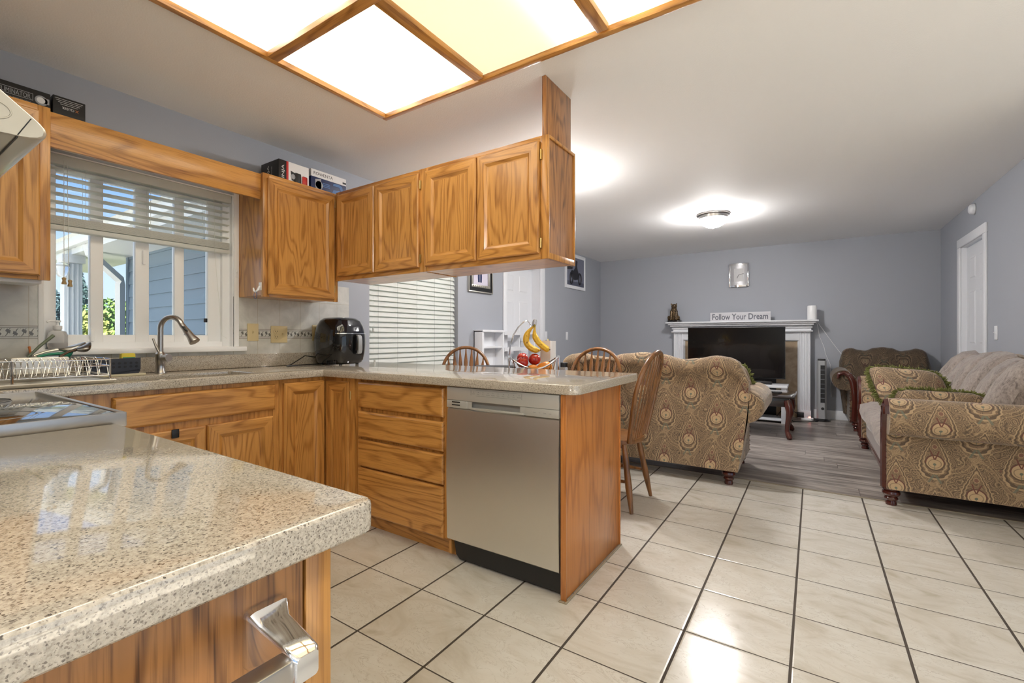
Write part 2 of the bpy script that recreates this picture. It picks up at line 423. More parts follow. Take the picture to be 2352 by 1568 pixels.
def damask(name, dark=1.0):
    M = Mat(name, rough=.85); M.b.inputs['Sheen Weight'].default_value = .25; M.b.inputs['Sheen Roughness'].default_value = .4
    u, v, _ = M.xyz(M.coord('UV'))
    W, H = .375, .36
    nz = M.noise(M.coord('UV'), 30, 2)
    u_ = u + (nz - .5) * .008
    def lat(off):
        fu = ((u_ / W) + off).fract() - .5; fv = ((v / H) + off).fract() - .5
        return fu * W, fv * H
    tan_, cream, brown, red, green, dk = lin(138, 112, 84), lin(192, 164, 126), lin(90, 70, 52), lin(104, 50, 44), lin(100, 108, 94), lin(70, 55, 42)
    # small scroll filling
    vv = M.noise(M.coord('UV'), 26, 2, .5, 3.0); sw = ((vv * 9).fract() - .5).abs()
    v2 = M.voro(M.coord('UV'), 42); 
    col = M.mix(sw.lt(.17) * .8, tan_, brown); col = M.mix(v2.lt(.2) * .6, col, cream); col = M.mix(v2.band(.3, .38) * .65, col, dk)
    s3 = M.noise(M.coord('UV'), 48, 2, .5, 4.0); s3 = ((s3 * 8).fract() - .5).abs(); col = M.mix(s3.lt(.13) * .6, col, dk); col = M.mix(s3.gt(.42) * .5, col, cream)
    uvd = M.nt.nodes.new('ShaderNodeVectorMath'); uvd.operation = 'ADD'; M.nt.links.new(M.coord('UV'), uvd.inputs[0]); M.nt.links.new(M.scale(M.noise(M.coord('UV'), 24, 1, col=True), (.03, .03, 0)), uvd.inputs[1])
    cu_ = ((M.voro(uvd.outputs[0], 20) * 6.5).fract() - .5).abs(); col = M.mix(cu_.lt(.13) * .75, col, dk); col = M.mix(cu_.gt(.41) * .55, col, cream)
    flo = M.voro(M.coord('UV'), 9.5); col = M.mix(flo.lt(.09) * sw.gt(.12) * .7, col, red)
    # ogee net of pale bands with dotted filling
    a = ((u_ / W) * 6.2832).op('COSINE'); b = ((v / H) * 6.2832 + (u_ / W * 12.566).sin() * .35).op('COSINE')
    net = (a + b).abs(); dots = M.voro(M.coord('UV'), 62).lt(.3)
    col = M.mix(net.band(.10, .34) * .3, col, tan_); col = M.mix(net.band(.13, .31) * dots * .7, col, dk); col = M.mix(net.band(.34, .40).max(net.lt(.06) * .8) * .5, col, cream)
    for off in (0.0, .5):
        du, dv = lat(off); au = du.abs()
        wid = (dv * -.27 + .050)
        q1 = au / wid; q2 = dv / .118; d = (q1 * q1 + q2 * q2).sqrt()
        scal = (dv * 210).sin() * .03; d = d + scal
        col = M.mix(d.lt(1.26) * .75, col, tan_); col = M.mix(d.band(1.16, 1.26) * .75, col, cream); col = M.mix(d.band(1.05, 1.16) * .8, col, dk)
        col = M.mix(d.lt(1.05) * .45, col, tan_); col = M.mix(d.lt(1.05) * cu_.lt(.15) * .8, col, brown); col = M.mix(d.band(.88, .97) * .8, col, cream)
        e1 = du / .040; e2 = (dv + .04) / .042; ee = (e1 * e1 + e2 * e2).sqrt()
        col = M.mix(ee.lt(1.2), col, brown); col = M.mix(ee.band(1.0, 1.12) * dv.gt(-.045), col, red); col = M.mix(ee.lt(1.0), col, cream)
        i1 = du / .03; i2 = (dv + .046) / .026; ii = (i1 * i1 + i2 * i2).sqrt(); col = M.mix(ii.band(.92, 1.08) * .6, col, brown)
        g1 = (du * du + (dv + .05) * (dv + .05)).sqrt(); col = M.mix(g1.lt(.0075), col, green)
        col = M.mix(au.lt(.0014) * dv.band(-.085, -.05), col, green)
        cr_ = (au - (dv + .012) * .35 - .004).abs().lt(.0034) * dv.band(-.02, .035); col = M.mix(cr_, col, red)
        l1 = ((au - .004) / .03); lo = ((dv - .06) * (dv - .06) + au * au * 1.4).sqrt(); pet = (lo * 190).sin().gt(.2)
        col = M.mix(lo.lt(.032) * pet * .8, col, cream); col = M.mix(lo.lt(.012) * .8, col, red)
        le = (au - (dv + .16) * -.55 - .0).abs(); col = M.mix(((au - (-.118 - dv) * .5 - .006).abs().lt(.006)) * dv.band(-.165, -.115) * .8, col, green)
    fine = M.noise(M.coord('UV'), 900, 1)
    col = M.mix(.13, col, M.ramp(fine, [(.3, lin(70, 60, 50)), (.7, lin(205, 190, 165))]))
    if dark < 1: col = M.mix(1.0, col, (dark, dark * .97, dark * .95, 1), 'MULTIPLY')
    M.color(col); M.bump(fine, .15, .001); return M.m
FABRIC = damask('damask_upholstery'); FABDARK = damask('damask_upholstery_darker', .34)  # armchair copy: same damask multiplied to a darker tone
def plainfab():
    M = Mat('plain_upholstery', rough=.8); M.b.inputs['Sheen Weight'].default_value = .3
    n = M.noise(M.scale(M.coord('UV'), (1, .4, 1)), 150, 3, .6, .3); n2 = M.noise(M.scale(M.coord('UV'), (1, .5, 1)), 22, 3, .6, 1.6)
    M.color(M.ramp(n * .5 + n2 * .6, [(.38, lin(92, 82, 78)), (.52, lin(138, 127, 120)), (.7, lin(164, 152, 142))])); return M.m
CHEN = plainfab()
FRINGE = Mat('green_fringe', lin(112, 116, 60), .9).m

# ------------------------------------------------------------------ room shell
XL, XR, YB, ZC, YK, YR = -3.12, 1.30, 7.55, 2.43, -.28, -2.6
XE, YE = 3.7, 3.35      # the room opens to the right of the camera
m = MB().box(XL - .15, YR - .1, -.06, XE, 3.962, 0); struct('floor', m, tile_floor())
m = MB().box(XL - .15, 3.962, -.06, XR + .1, YB + .1, 0.0); struct('floor_2', m, wood_floor())
m = MB().box(XL - .2, YR - .1, ZC, XE + .1, YB + .15, ZC + .12); struct('ceiling', m, CEIL)
def wall_with_holes(axis, pos, thick, a0, a1, holes, z1=ZC):
    # wall along an axis with rectangular openings (a, b, zlow, zhigh)
    m = MB()
    def bx_(p, q, z0, z1_):
        if q - p < 1e-4 or z1_ - z0 < 1e-4: return
        if axis == 1: m.box(min(pos, pos + thick), p, z0, max(pos, pos + thick), q, z1_)
        else: m.box(p, min(pos, pos + thick), z0, q, max(pos, pos + thick), z1_)
    c = a0
    for h0, h1, zl, zh in sorted(holes):
        bx_(c, h0, 0, z1); bx_(h0, h1, 0, zl); bx_(h0, h1, zh, z1); c = h1
    bx_(c, a1, 0, z1); return m
WY0, WY1, WZ0, WZ1 = .60, 1.47, 1.045, 2.02         # kitchen window opening
struct('wall_left', wall_with_holes(1, XL, -.16, YK - .1, YB + .1, [(WY0, WY1, WZ0, WZ1), (2.55, 3.70, .02, 2.08), (4.60, 5.42, .0, 2.06)]), WALL)
struct('wall_back', wall_with_holes(0, YB, .12, XL, XR + .12, []), WALL)
struct('wall_right', wall_with_holes(1, XR, .14, YE, YB, [(5.83, 6.63, 0, 2.06)]), WALL)
struct('wall_kitchen', wall_with_holes(0, YK, -.12, XL, -.50, []), WALL)
struct('wall_hall', wall_with_holes(1, -.50, -.1, YR, YK, []), WALL)
struct('wall_side', wall_with_holes(1, XE, .12, YR, YE + .12, [(-1.4, 2.9, .02, 2.3)]), WALL)
struct('wall_return', wall_with_holes(0, YE, .12, XR + .14, XE, []), WALL)
struct('wall_rear', wall_with_holes(0, YR, -.12, -.60, XE + .12, [(-.45, 1.25, .02, 2.2)]), WALL)
struct('baseboard_back', MB().box(.0, YB - .016, 0, XR, YB, .12, .004), WHITE)
struct('baseboard_left', MB().box(XL, 5.56, 0, XL + .016, YB - .02, .10, .004), WHITE)
struct('baseboard_right', MB().box(XR - .016, YE, 0, XR, 5.74, .10, .004), WHITE)
# threshold between tile and planks
struct('trim_1', MB().box(XL, 3.955, 0, XR, 3.975, .004), Mat('threshold', lin(150, 140, 122), .5).m)
# backsplash
m = MB()
for y0, y1, z0, z1 in ((YK, WY0, .995, 1.37), (WY1, 2.342, .995, 1.37), (WY0, WY1, .995, 1.018), (2.01, 2.342, 1.37, 1.505)):
    m.box(XL, y0, z0, XL + .008, y1, z1)
struct('trim_2', m, splash(), label='cream backsplash tiles with a dark leaf border')

# kitchen window
wr = struct_root('window_1', (XL, 1.03, WZ0))
GX = -3.205
m = MB()
m.box(GX - .03, WY0, WZ0, GX + .05, WY0 + .05, WZ1, .004); m.box(GX - .03, WY1 - .05, WZ0, GX + .05, WY1, WZ1, .004)
m.box(GX - .03, WY0 + .05, WZ0, GX + .05, WY1 - .05, WZ0 + .035); m.box(GX - .03, WY0 + .05, WZ1 - .04, GX + .05, WY1 - .05, WZ1)
part('frame', m, WVINYL, wr)
xs = [(.655, .788), (.842, .98), (1.044, 1.169), (1.219, 1.35)]
m = MB()
for a, b in ((.65, .658), (.788, .842), (.98, 1.044), (1.169, 1.219), (1.35, 1.425)):
    m.box(GX - .018, a, WZ0 + .03, GX + .022, b, WZ1 - .03, .004)
m.box(GX - .015, .65, WZ0 + .03, GX + .018, 1.42, WZ0 + .075, .004); m.box(GX - .015, .65, WZ1 - .08, GX + .018, 1.42, WZ1 - .03, .004)
part('sash', m, WVINYL, wr)
for a, b in xs:
    part('pane', MB().box(GX - .002, a, WZ0 + .07, GX + .002, b, WZ1 - .07), GLASS, wr)
part('latch', MB().box(GX + .02, .785, 1.085, GX + .045, .80, 1.15, .003).box(GX + .02, 1.01, 1.52, GX + .04, 1.025, 1.6, .003), WVINYL, wr)
part('clip', MB().box(GX + .018, 1.325, 1.20, GX + .026, 1.345, 1.225, .002), BLACKP, wr)
part('sill', MB().box(XL - .06, WY0 - .05, 1.018, XL + .045, WY1 + .065, 1.047, .005), WVINYL, wr)
part('reveal', MB().box(XL - .158, WY1 - .006, WZ0 + .004, XL + .002, WY1, WZ1 - .006).box(XL - .158, WY0, WZ0 + .004, XL + .002, WY0 + .006, WZ1 - .006).box(XL - .158, WY0, WZ1 - .006, XL + .002, WY1, WZ1).box(XL - .158, WY0, WZ0, XL + .002, WY1, WZ0 + .004), WVINYL, wr)
# casing strip on the wall right and left of the opening
part('casing', MB().box(XL, WY1, 1.047, XL + .012, WY1 + .03, WZ1 + .03, .002).box(XL, WY0 - .02, 1.047, XL + .012, WY0, WZ1 + .03, .002), WVINYL, wr)

# dining glass door behind the closed blind
wr2 = struct_root('window_2', (XL, 3.12, 0))
m = MB()
for a, b in ((2.55, 2.61), (3.09, 3.16), (3.64, 3.70)): m.box(-3.27, a, .02, -3.22, b, 2.08, .004)
m.box(-3.27, 2.61, .02, -3.225, 3.64, .10).box(-3.27, 2.61, 2.0, -3.225, 3.64, 2.08)
part('frame', m, WVINYL, wr2)
for a, b in ((2.61, 3.09), (3.16, 3.64)): part('pane', MB().box(-3.247, a, .10, -3.243, b, 2.0), GLASS, wr2)

# unseen glass door added behind the camera to let in fill light
wr3 = struct_root('fill_door_rear', (.4, YR, 0))
m = MB()
for a, b in ((-.45, -.39), (.37, .43), (1.19, 1.25)): m.box(a, YR - .09, .02, b, YR - .04, 2.2, .004)
m.box(-.39, YR - .09, .02, .37, YR - .04, .10, .004).box(.43, YR - .09, .02, 1.19, YR - .04, .10, .004).box(-.39, YR - .09, 2.13, .37, YR - .04, 2.2, .004).box(.43, YR - .09, 2.13, 1.19, YR - .04, 2.2, .004)
part('frame', m, WVINYL, wr3)
for a, b in ((-.39, .37), (.43, 1.19)): part('pane', MB().box(a, YR - .066, .10, b, YR - .062, 2.13), GLASS, wr3)

# unseen wide glass door added right of the camera for sun fill
wr4 = struct_root('fill_door_side', (XE, .4, 0))
m = MB()
for a, b in ((-1.4, -1.34), (.0, .06), (1.42, 1.48), (2.84, 2.9)): m.box(XE + .04, a, .02, XE + .09, b, 2.3, .004)
for a, b in ((-1.34, .0), (.06, 1.42), (1.48, 2.84)): m.box(XE + .04, a, .02, XE + .09, b, .10, .004).box(XE + .04, a, 2.23, XE + .09, b, 2.3, .004)
part('frame', m, WVINYL, wr4)
for a, b in ((-1.34, .0), (.06, 1.42), (1.48, 2.84)): part('pane', MB().box(XE + .062, a, .10, XE + .066, b, 2.23), GLASS, wr4)

def six_panel(mb, o, u, n, w, h):
    # flat leaf with six raised panels on its face
    o, u, n = V(o), V(u), V(n); mb.obox(o, u, Z_, n, w, h, .035, .002)
    st = .11; pw = (w - 3 * st) / 2
    for z0, z1 in ((.20, .92), (1.02, 1.58), (1.68, h - .11)):
        for i in range(2):
            q = o + u * (st + i * (pw + st)) + Z_ * z0 + n * .035
            mb.loops(q, u, Z_, n, pw, z1 - z0, [(0, -.001), (.001, .0005), (.018, .0006), (.03, .006)])
    return mb
dr = struct_root('door_1', (XL - .11, 5.0, 0))
m = MB(); six_panel(m, (-3.275, 4.61, .01), Y_, X_, .80, 2.03); part('leaf', m, WHITE, dr)
m = MB()
for y0, y1 in ((4.53, 4.61), (5.41, 5.54)): m.box(XL, y0, 0, XL + .018, y1, 2.05, .004)
m.box(XL, 4.53, 2.0505, XL + .018, 5.54, 2.13, .004).box(XL - .16, 5.405, 0, XL, 5.42, 2.06).box(XL - .16, 4.60, 0, XL, 4.612, 2.06).box(XL - .16, 4.6, 2.045, XL, 5.42, 2.06)
part('casing', m, WHITE, dr)
dr = struct_root('door_2', (XR, 6.23, 0))
m = MB(); six_panel(m, (XR + .075, 6.62, .01), -Y_, -X_, .78, 2.03); part('leaf', m, WHITE, dr)
m = MB()
for y0, y1 in ((5.745, 5.835), (6.625, 6.715)): m.box(XR - .018, y0, 0, XR, y1, 2.05, .005)
m.box(XR - .018, 5.745, 2.0505, XR, 6.715, 2.14, .005).box(XR, 5.83, 0, XR + .14, 5.842, 2.06).box(XR, 6.618, 0, XR + .14, 6.63, 2.06).box(XR, 5.83, 2.048, XR + .14, 6.63, 2.06)
part('casing', m, WHITE, dr)

# ------------------------------------------------------------------ light box over the kitchen
LZ = 2.40
LX = [-2.12, -1.405, -.745, -.03]; LY = [-.15, .52, 1.165, 1.855]
t = thing('ceiling_light_box', 'large oak framed fluorescent light box on the kitchen ceiling', 'ceiling light', ((LX[0] + LX[3]) / 2, (LY[0] + LY[3]) / 2, LZ))
fw = .03
for y in (LY[0], LY[3]): part('frame', MB().box(LX[0] - .015, y - fw / 2, LZ, LX[3] + .015, y + fw / 2, ZC, .003), OX, t)
for x in (LX[0], LX[3]): part('frame', MB().box(x - fw / 2, LY[0] + .015, LZ, x + fw / 2, LY[3] - .015, ZC, .003), OY, t)
for y in LY[1:3]: part('divider', MB().box(LX[0] + .015, y - .026, LZ, LX[3] - .015, y + .026, ZC, .003), OX, t)
for x in LX[1:3]:
    for k in range(3): part('divider', MB().box(x - .026, LY[k] + .026, LZ + .001, x + .026, LY[k + 1] - .026, ZC, .003), OY, t)
for i in range(3):
    for k in range(3):
        cx = (LX[i] + LX[i + 1]) / 2 - t.location.x; tl = [(cx - .17, .10), (cx + .17, .10)] if i == 0 else [(cx + (.22 if i == 1 else -.22), .09)]
        dm = diffuser('diffuser_%d%d' % (i, k), BOX_L * (1.0 if i == 0 else .55), (1, .95, .80, 1) if i == 0 else (1, .87, .55, 1), 1, tl)
        part('diffuser', MB().box(LX[i] + .015, LY[k] + .015, LZ + .025, LX[i + 1] - .015, LY[k + 1] - .015, LZ + .028), dm, t)

def bowl_lamp(loc, label, r=.165):
    x, y, z = loc; t = thing('ceiling_lamp', label, 'ceiling lamp', loc, None)
    part('ring', MB().lathe([(r * .5, 0), (r, 0), (r, -.012), (r * .9, -.022), (r * .86, -.05), (r * .8, -.05)], loc, 40), NICKEL, t)
    part('bowl', MB().lathe([(r * .84, -.045), (r * .80, -.07), (r * .66, -.105), (r * .42, -.13), (r * .15, -.14), (.001, -.141)], loc, 40, caps=False), BOWL, t)
    part('finial', MB().lathe([(.001, -.165), (.007, -.16), (.009, -.152), (.005, -.146), (.016, -.142), (.016, -.138)], loc, 16), NICKEL, t)
    return t
bowl_lamp((-.90, 5.30, ZC), 'nickel ringed glass bowl lamp on the living room ceiling')
pl = bowl_lamp((-1.77, 3.30, 2.395), 'glass bowl pendant lamp above the dining table, behind the hanging cabinets', .14)
part('stem', MB().tube([(-1.77, 3.30, 2.38), (-1.77, 3.30, ZC - .02)], .008, 10).lathe([(.06, -.03), (.065, -.012), (.065, 0)], (-1.77, 3.30, ZC), 24), NICKEL, pl)
bowl_lamp((.45, -1.3, ZC), 'added fill lamp, a glass bowl on the unseen hall ceiling', .165)  # lamp added out of view to brighten the room

# ------------------------------------------------------------------ cabinets
DOOR_LP = [(0, 0), (0, .014), (.006, .02), (.052, .02), (.058, .016), (.066, .011), (.072, .0105)]
def door(name, o, u, n, w, h, parent, lp=DOOR_LP, mats=(OZ, OX), panel=True, horiz=False):
    u, n = V(u), V(n)
    m = MB(); hm = OX if abs(u.x) > .5 else OY
    if horiz: m.loops(o, u, Z_, n, w, h, lp); return part(name, m, [hm], parent)
    o = V(o); m.loops(o, u, Z_, n, w, h, lp, 0, 1)
    m.m[-2] = 2     # centre panel
    return part(name, m, [OZ, hm, OPAN], parent)
DRAWER_LP = [(0, 0), (0, .012), (.004, .017), (.010, .02), (.012, .02)]
def hinge(o, u, n, parent):
    o, u, n = V(o), V(u), V(n)
    m = MB().obox(o - u * .006, u, Z_, n, .012, .05, .004, .001); m.tube([o + n * .004, o + n * .004 + Z_ * .05], .004, 8)
    part('hinge', m, BRASS, parent)
def facebox(m, x0, y0, z0, x1, y1, z1, mi=0): m.box(x0, y0, z0, x1, y1, z1, .0015, mi)

# upper corner cabinet on the window wall (front faces +X)
UX = -2.82
def wall_cab(label, y0, y1, z0, z1, doors, hng, tag_):
    t = thing('wall_cabinet', label, 'cabinet', (XL, (y0 + y1) / 2, z0), 'oak wall cabinets')
    m = MB(); m.box(XL, y0, z0 + .01, UX - .02, y0 + .015, z1 - .001).box(XL, y1 - .015, z0 + .01, UX - .02, y1, z1 - .001)
    m.box(XL, y0 + .015, z0 + .01, UX - .02, y1 - .015, z0 + .03).box(XL, y0 + .015, z1 - .06, UX - .02, y1 - .015, z1 - .045)
    part('carcass', m, OZ, t)
    m = MB(); m.box(UX - .02, y0, z0, UX, y0 + .04, z1, .0015).box(UX - .02, y1 - .04, z0, UX, y1, z1, .0015)
    m.box(UX - .02, y0 + .04, z0, UX, y1 - .04, z0 + .035, .0015, 1).box(UX - .02, y0 + .04, z1 - .035, UX, y1 - .04, z1, .0015, 1).box(UX - .021, y0 + .03, z0 + .03, UX - .012, y1 - .03, z1 - .03)
    part('face_frame', m, [OZ, OY], t)
    ds = [door('door', (UX, a, z0 + .017), Y_, X_, b - a, z1 - z0 - .045, t) for a, b in doors]
    for (y_, z_) in hng: hinge((UX + .002, y_, z_), Y_, X_, ds[-1])
    return t
c1 = wall_cab('oak wall cabinet with one large door between window and hanging cabinets', 1.50, 2.03, 1.357, 2.12, [(1.525, 1.995)], [(2.0, 2.02), (2.0, 1.42)], 0)
c2 = wall_cab('oak wall cabinet at the left of the window beside the range hood', -.26, .565, 1.357, 2.12, [(-.24, .14), (.15, .53)], [], 0)
# pale undercabinet strip
part('light_strip', MB().box(-3.0, .05, 1.342, -2.86, .545, 1.366, .004), WVINYL, c2, label='white under-cabinet light strip')
# valance board
solid('valance_board', 'plain oak board bridging the window top between two wall cabinets', 'valance', MB().box(-2.86, .567, 1.957, -2.838, 1.498, 2.112, .002), OY)

# hanging cabinets over the peninsula (front faces -Y)
PY = 2.0; P0, P1 = -2.80, -1.10
def hang_cab(label, x0, x1, doors, hx, end):
    z0, z1 = 1.50, 2.12; yb = 2.305
    t = thing('hanging_cabinet', label, 'cabinet', ((x0 + x1) / 2, PY + .15, z0), 'oak cabinets hung over the peninsula')
    m = MB(); m.box(x0, PY + .02, z0 + .012, x0 + .015, yb, z1 - .001).box(x1 - .015, PY + .02, z0, x1, yb, z1)
    m.box(x0 + .015, yb - .012, z0 + .012, x1 - .015, yb, z1); m.box(x0 + .015, PY + .02, z1 - .03, x1 - .015, yb - .012, z1 - .015)
    part('carcass', m, OZD if end else OZ, t)
    part('bottom', MB().box(x0 + .015, PY + .02, z0 + .002, x1 - .015, yb - .012, z0 + .018), OX, t)
    m = MB(); m.box(x0, PY, z0, x0 + .035, PY + .02, z1, .0015).box(x1 - .04, PY, z0, x1, PY + .02, z1, .0015)
    m.box(x0 + .035, PY, z0, x1 - .04, PY + .02, z0 + .04, .0015, 1).box(x0 + .035, PY, z1 - .03, x1 - .04, PY + .02, z1, .0015, 1)
    mid = (x0 + x1) / 2; m.box(mid - .03, PY + .001, z0 + .04, mid + .03, PY + .02, z1 - .03)
    m.box(x0 + .03, PY + .012, z0 + .03, x1 - .03, PY + .021, z1 - .02)
    part('face_frame', m, [OZ, OX], t)
    ds = [door('door', (a, PY, z0 + .028), X_, -Y_, b - a, .565, t) for a, b in doors]
    for x in hx:
        hinge((x, PY - .002, z0 + .055), X_, -Y_, ds[-1]); hinge((x, PY - .002, z0 + .50), X_, -Y_, ds[-1])
    if end:
        m = MB()
        for y0, y1, za, zb in ((PY + .001, PY + .012, z0, z1), (yb - .012, yb, z0, z1), (PY + .012, yb - .012, z1 - .016, z1), (PY + .012, yb - .012, z0, z0 + .03)):
            m.box(x1, y0, za, x1 + .008, y1, zb, .002)
        part('end_trim', m, OZ, t)
    return t
hang_cab('oak hanging cabinet nearest the corner, in shade, two doors', P0, -1.955, [(-2.765, -2.385), (-2.377, -1.985)], [-1.978], False)
hang_cab('oak hanging cabinet at the free end, two bright doors and panelled end', -1.953, P1 - .008, [(-1.93, -1.546), (-1.538, -1.150)], [-1.143], True)
solid('ceiling_support_panel', 'narrow oak board running from the hanging cabinets up to the ceiling', 'panel', MB().box(-1.147, 2.015, 2.105, -1.125, 2.30, 2.428, .002), OZD)

# base cabinets
BX = -2.52; BY = 1.73; TOPZ = .867
def base_box(m, x0, y0, x1, y1, z0=.10): m.box(x0, y0, z0, x1, y1, TOPZ - .002)
t = thing('sink_cabinet', 'oak sink base cabinet under the window with false drawer front', 'cabinet', (-2.8, 1.0, 0), 'oak base cabinets')
m = MB(); m.box(-3.10, .56, .10, BX - .021, .575, TOPZ - .002).box(-3.10, 1.40, .10, BX - .021, 1.415, TOPZ - .002).box(-3.10, .576, .10, BX - .021, 1.399, .115)
m.box(BX - .02, .56, .10, BX, .70, TOPZ - .002).box(BX - .02, 1.385, .10, BX, 1.43, TOPZ - .002).box(BX - .019, .70, .84, BX, 1.385, TOPZ - .002).box(BX - .019, .70, .66, BX, 1.385, .72).box(BX - .019, 1.04, .10, BX, 1.075, .66).box(BX - .019, .70, .10, BX, 1.04, .125).box(BX - .019, 1.075, .10, BX, 1.385, .125)
part('carcass', m, OZ, t)
door('false_drawer_front', (BX, .693, .705), Y_, X_, .71, .14, t, DRAWER_LP, horiz=True)
d1 = door('door', (BX, .70, .125), Y_, X_, .353, .545, t); door('door', (BX, 1.06, .125), Y_, X_, .33, .545, t)
part('clip', MB().box(BX + .02, .905, .635, BX + .028, .935, .675, .002), BLACKP, d1, label='small black clip on the door top')
part('toe_kick', MB().box(-2.60, .56, 0, -2.585, 1.78, .10), OY, t)
t = thing('corner_cabinet', 'oak corner base cabinet with two narrow doors meeting in the corner', 'cabinet', (-2.8, 2.0, 0), 'oak base cabinets')
m = MB(); m.box(-3.10, 1.432, .10, BX, 1.445, TOPZ - .002).box(BX - .018, 1.445, .10, BX, 1.72, TOPZ - .002).box(BX - .018, 1.722, .10, -2.235, BY + .018, TOPZ - .002).box(-2.25, BY + .018, .10, -2.235, 2.30, TOPZ - .002)
m.box(-3.1, 2.29, .10, -2.25, 2.305, TOPZ - .002)
part('carcass', m, OZ, t)
door('door', (BX, 1.452, .115), Y_, X_, .258, .73, t); d2 = door('door', (-2.497, BY - .0, .115), X_, -Y_, .215, .73, t)
hinge((-2.276, BY - .004, .74), X_, -Y_, d2)
t = thing('drawer_cabinet', 'oak cabinet with four stacked drawers left of the dishwasher', 'cabinet', (-1.87, 2.0, 0), 'oak base cabinets')
m = MB(); m.box(-2.232, BY, .10, -2.19, BY + .02, TOPZ - .002).box(-1.55, BY, .10, -1.518, BY + .02, TOPZ - .002).box(-2.19, BY + .004, .10, -1.55, BY + .02, TOPZ - .002)
m.box(-2.232, BY + .02, .10, -2.217, 2.30, TOPZ - .002).box(-1.533, BY + .02, .02, -1.518, 2.30, TOPZ - .002).box(-2.217, 2.285, .10, -1.533, 2.30, TOPZ - .002)
part('carcass', m, OZ, t)
part('toe_kick', MB().box(-2.49, BY + .055, 0, -1.52, BY + .07, .10), OX, t)
for z0, z1 in ((.705, .85), (.535, .682), (.368, .52), (.10, .358)):
    door('drawer', (-2.197, BY, z0), X_, -Y_, .653, z1 - z0, t, DRAWER_LP, horiz=True)
m = MB().box(-.885, 1.712, .005, -.866, 2.36, TOPZ - .002, .001)
m.box(-.868, 1.712, .0, -.860, 1.722, TOPZ - .003, .001).box(-.868, 2.35, 0, -.860, 2.36, TOPZ - .003, .001)
t = solid('peninsula_end_panel', 'wide oak end panel closing the peninsula right of the dishwasher', 'panel', m, OZP)
m = MB().box(-1.51, 2.345, .0, -.886, 2.36, TOPZ - .002).box(-2.24, 2.31, 0, -1.51, 2.325, TOPZ - .002).box(-3.1, 2.31, 0, -2.24, 2.325, TOPZ - .002)
solid('peninsula_back_panel', 'oak back panel of the peninsula facing the dining table', 'panel', m, OZP)
solid('caulk_bead', 'thin grey bead of sealant along the foot of the peninsula end panel', 'sealant', MB().box(-.862, 1.70, 0, -.852, 2.36, .006, .002).box(-.89, 1.70, 0, -.862, 1.712, .006, .002), Mat('caulk', lin(150, 138, 116), .7).m)

# dishwasher
t = thing('dishwasher', 'stainless steel dishwasher built into the peninsula', 'dishwasher', (-1.2, 1.72, 0))
DX0, DX1, DY = -1.512, -.892, 1.71
part('tub', MB().box(DX0 + .01, DY + .045, .08, DX1 - .01, 2.30, .860), BLACKP, t)
m = MB(); n_ = 14; ring = []
prof = [(DY + .04, .112), (DY + .006, .112), (DY, .118), (DY - .004, .30), (DY - .006, .45), (DY - .004, .62), (DY + .004, .755), (DY + .012, .761), (DY + .04, .761)]
m.loft([[V((x, p[0], p[1])) for p in prof] for x in (DX0, DX1)], caps=True)
dd = part('door', m, STEEL, t)
m = MB(); hx0, hx1 = -1.385, -1.055
m.box(DX0, DY - .002, .80, DX1, DY + .04, .864, .003).box(DX0, DY - .002, .763, hx0, DY + .04, .799, .001).box(hx1, DY - .002, .763, DX1, DY + .04, .799, .001)
m.box(hx0, DY + .03, .763, hx1, DY + .04, .80)
m.prism([(0, 0), (.03, 0), (0, .022)], (hx0, DY, .764), X_, Y_, Z_, .035).prism([(0, 0), (-.03, 0), (0, .022)], (hx1, DY, .764), X_, Y_, Z_, .035)
m.box(hx0 + .02, DY - .003, .763, hx1 - .01, DY + .004, .772, .002)
cp = part('control_panel', m, STEELP, t)
m = MB().box(-1.478, DY - .0035, .789, -1.428, DY, .794).box(-1.478, DY - .0035, .775, -1.428, DY, .780)
part('vent', m, BLACKP, cp)
m = MB()
for i, s_ in enumerate(('START', 'Auto', 'Heavy', 'Delicate', 'Normal', 'Express', 'Rinse', 'Clean', 'Delay', 'POWER')):
    text_mb(s_, (-1.345 + i * .0285, DY - .0028, .838), X_, Z_, h=.0042, m=0, mb=m)
    m.box(-1.3465 + i * .0285, DY - .0028, .846, -1.3435 + i * .0285, DY - .0022, .848)
for x in (-1.36, -1.075): m.box(x, DY - .0027, .83, x + .0008, DY - .0022, .855)
m.box(-1.33, DY - .0027, .856, -1.10, DY - .0022, .8568).box(-1.33, DY - .0027, .829, -1.10, DY - .0022, .8298)
for i, s_ in enumerate(('Wash', 'Dry', 'Clean', 'Lock')): text_mb(s_, (-1.01 + i * .026, DY - .0028, .781), X_, Z_, h=.0042, m=0, mb=m)
part('lettering', m, Mat('panel_ink', lin(110, 112, 112), .5).m, cp)
part('kick_plate', MB().prism([(DX0 + .012, .112), (DX1 - .004, .112), (DX1 - .004, .012), (DX0 + .05, .012), (DX0 + .03, .03)], (0, DY + .035, 0), X_, Z_, Y_, .02), DARKG, t)

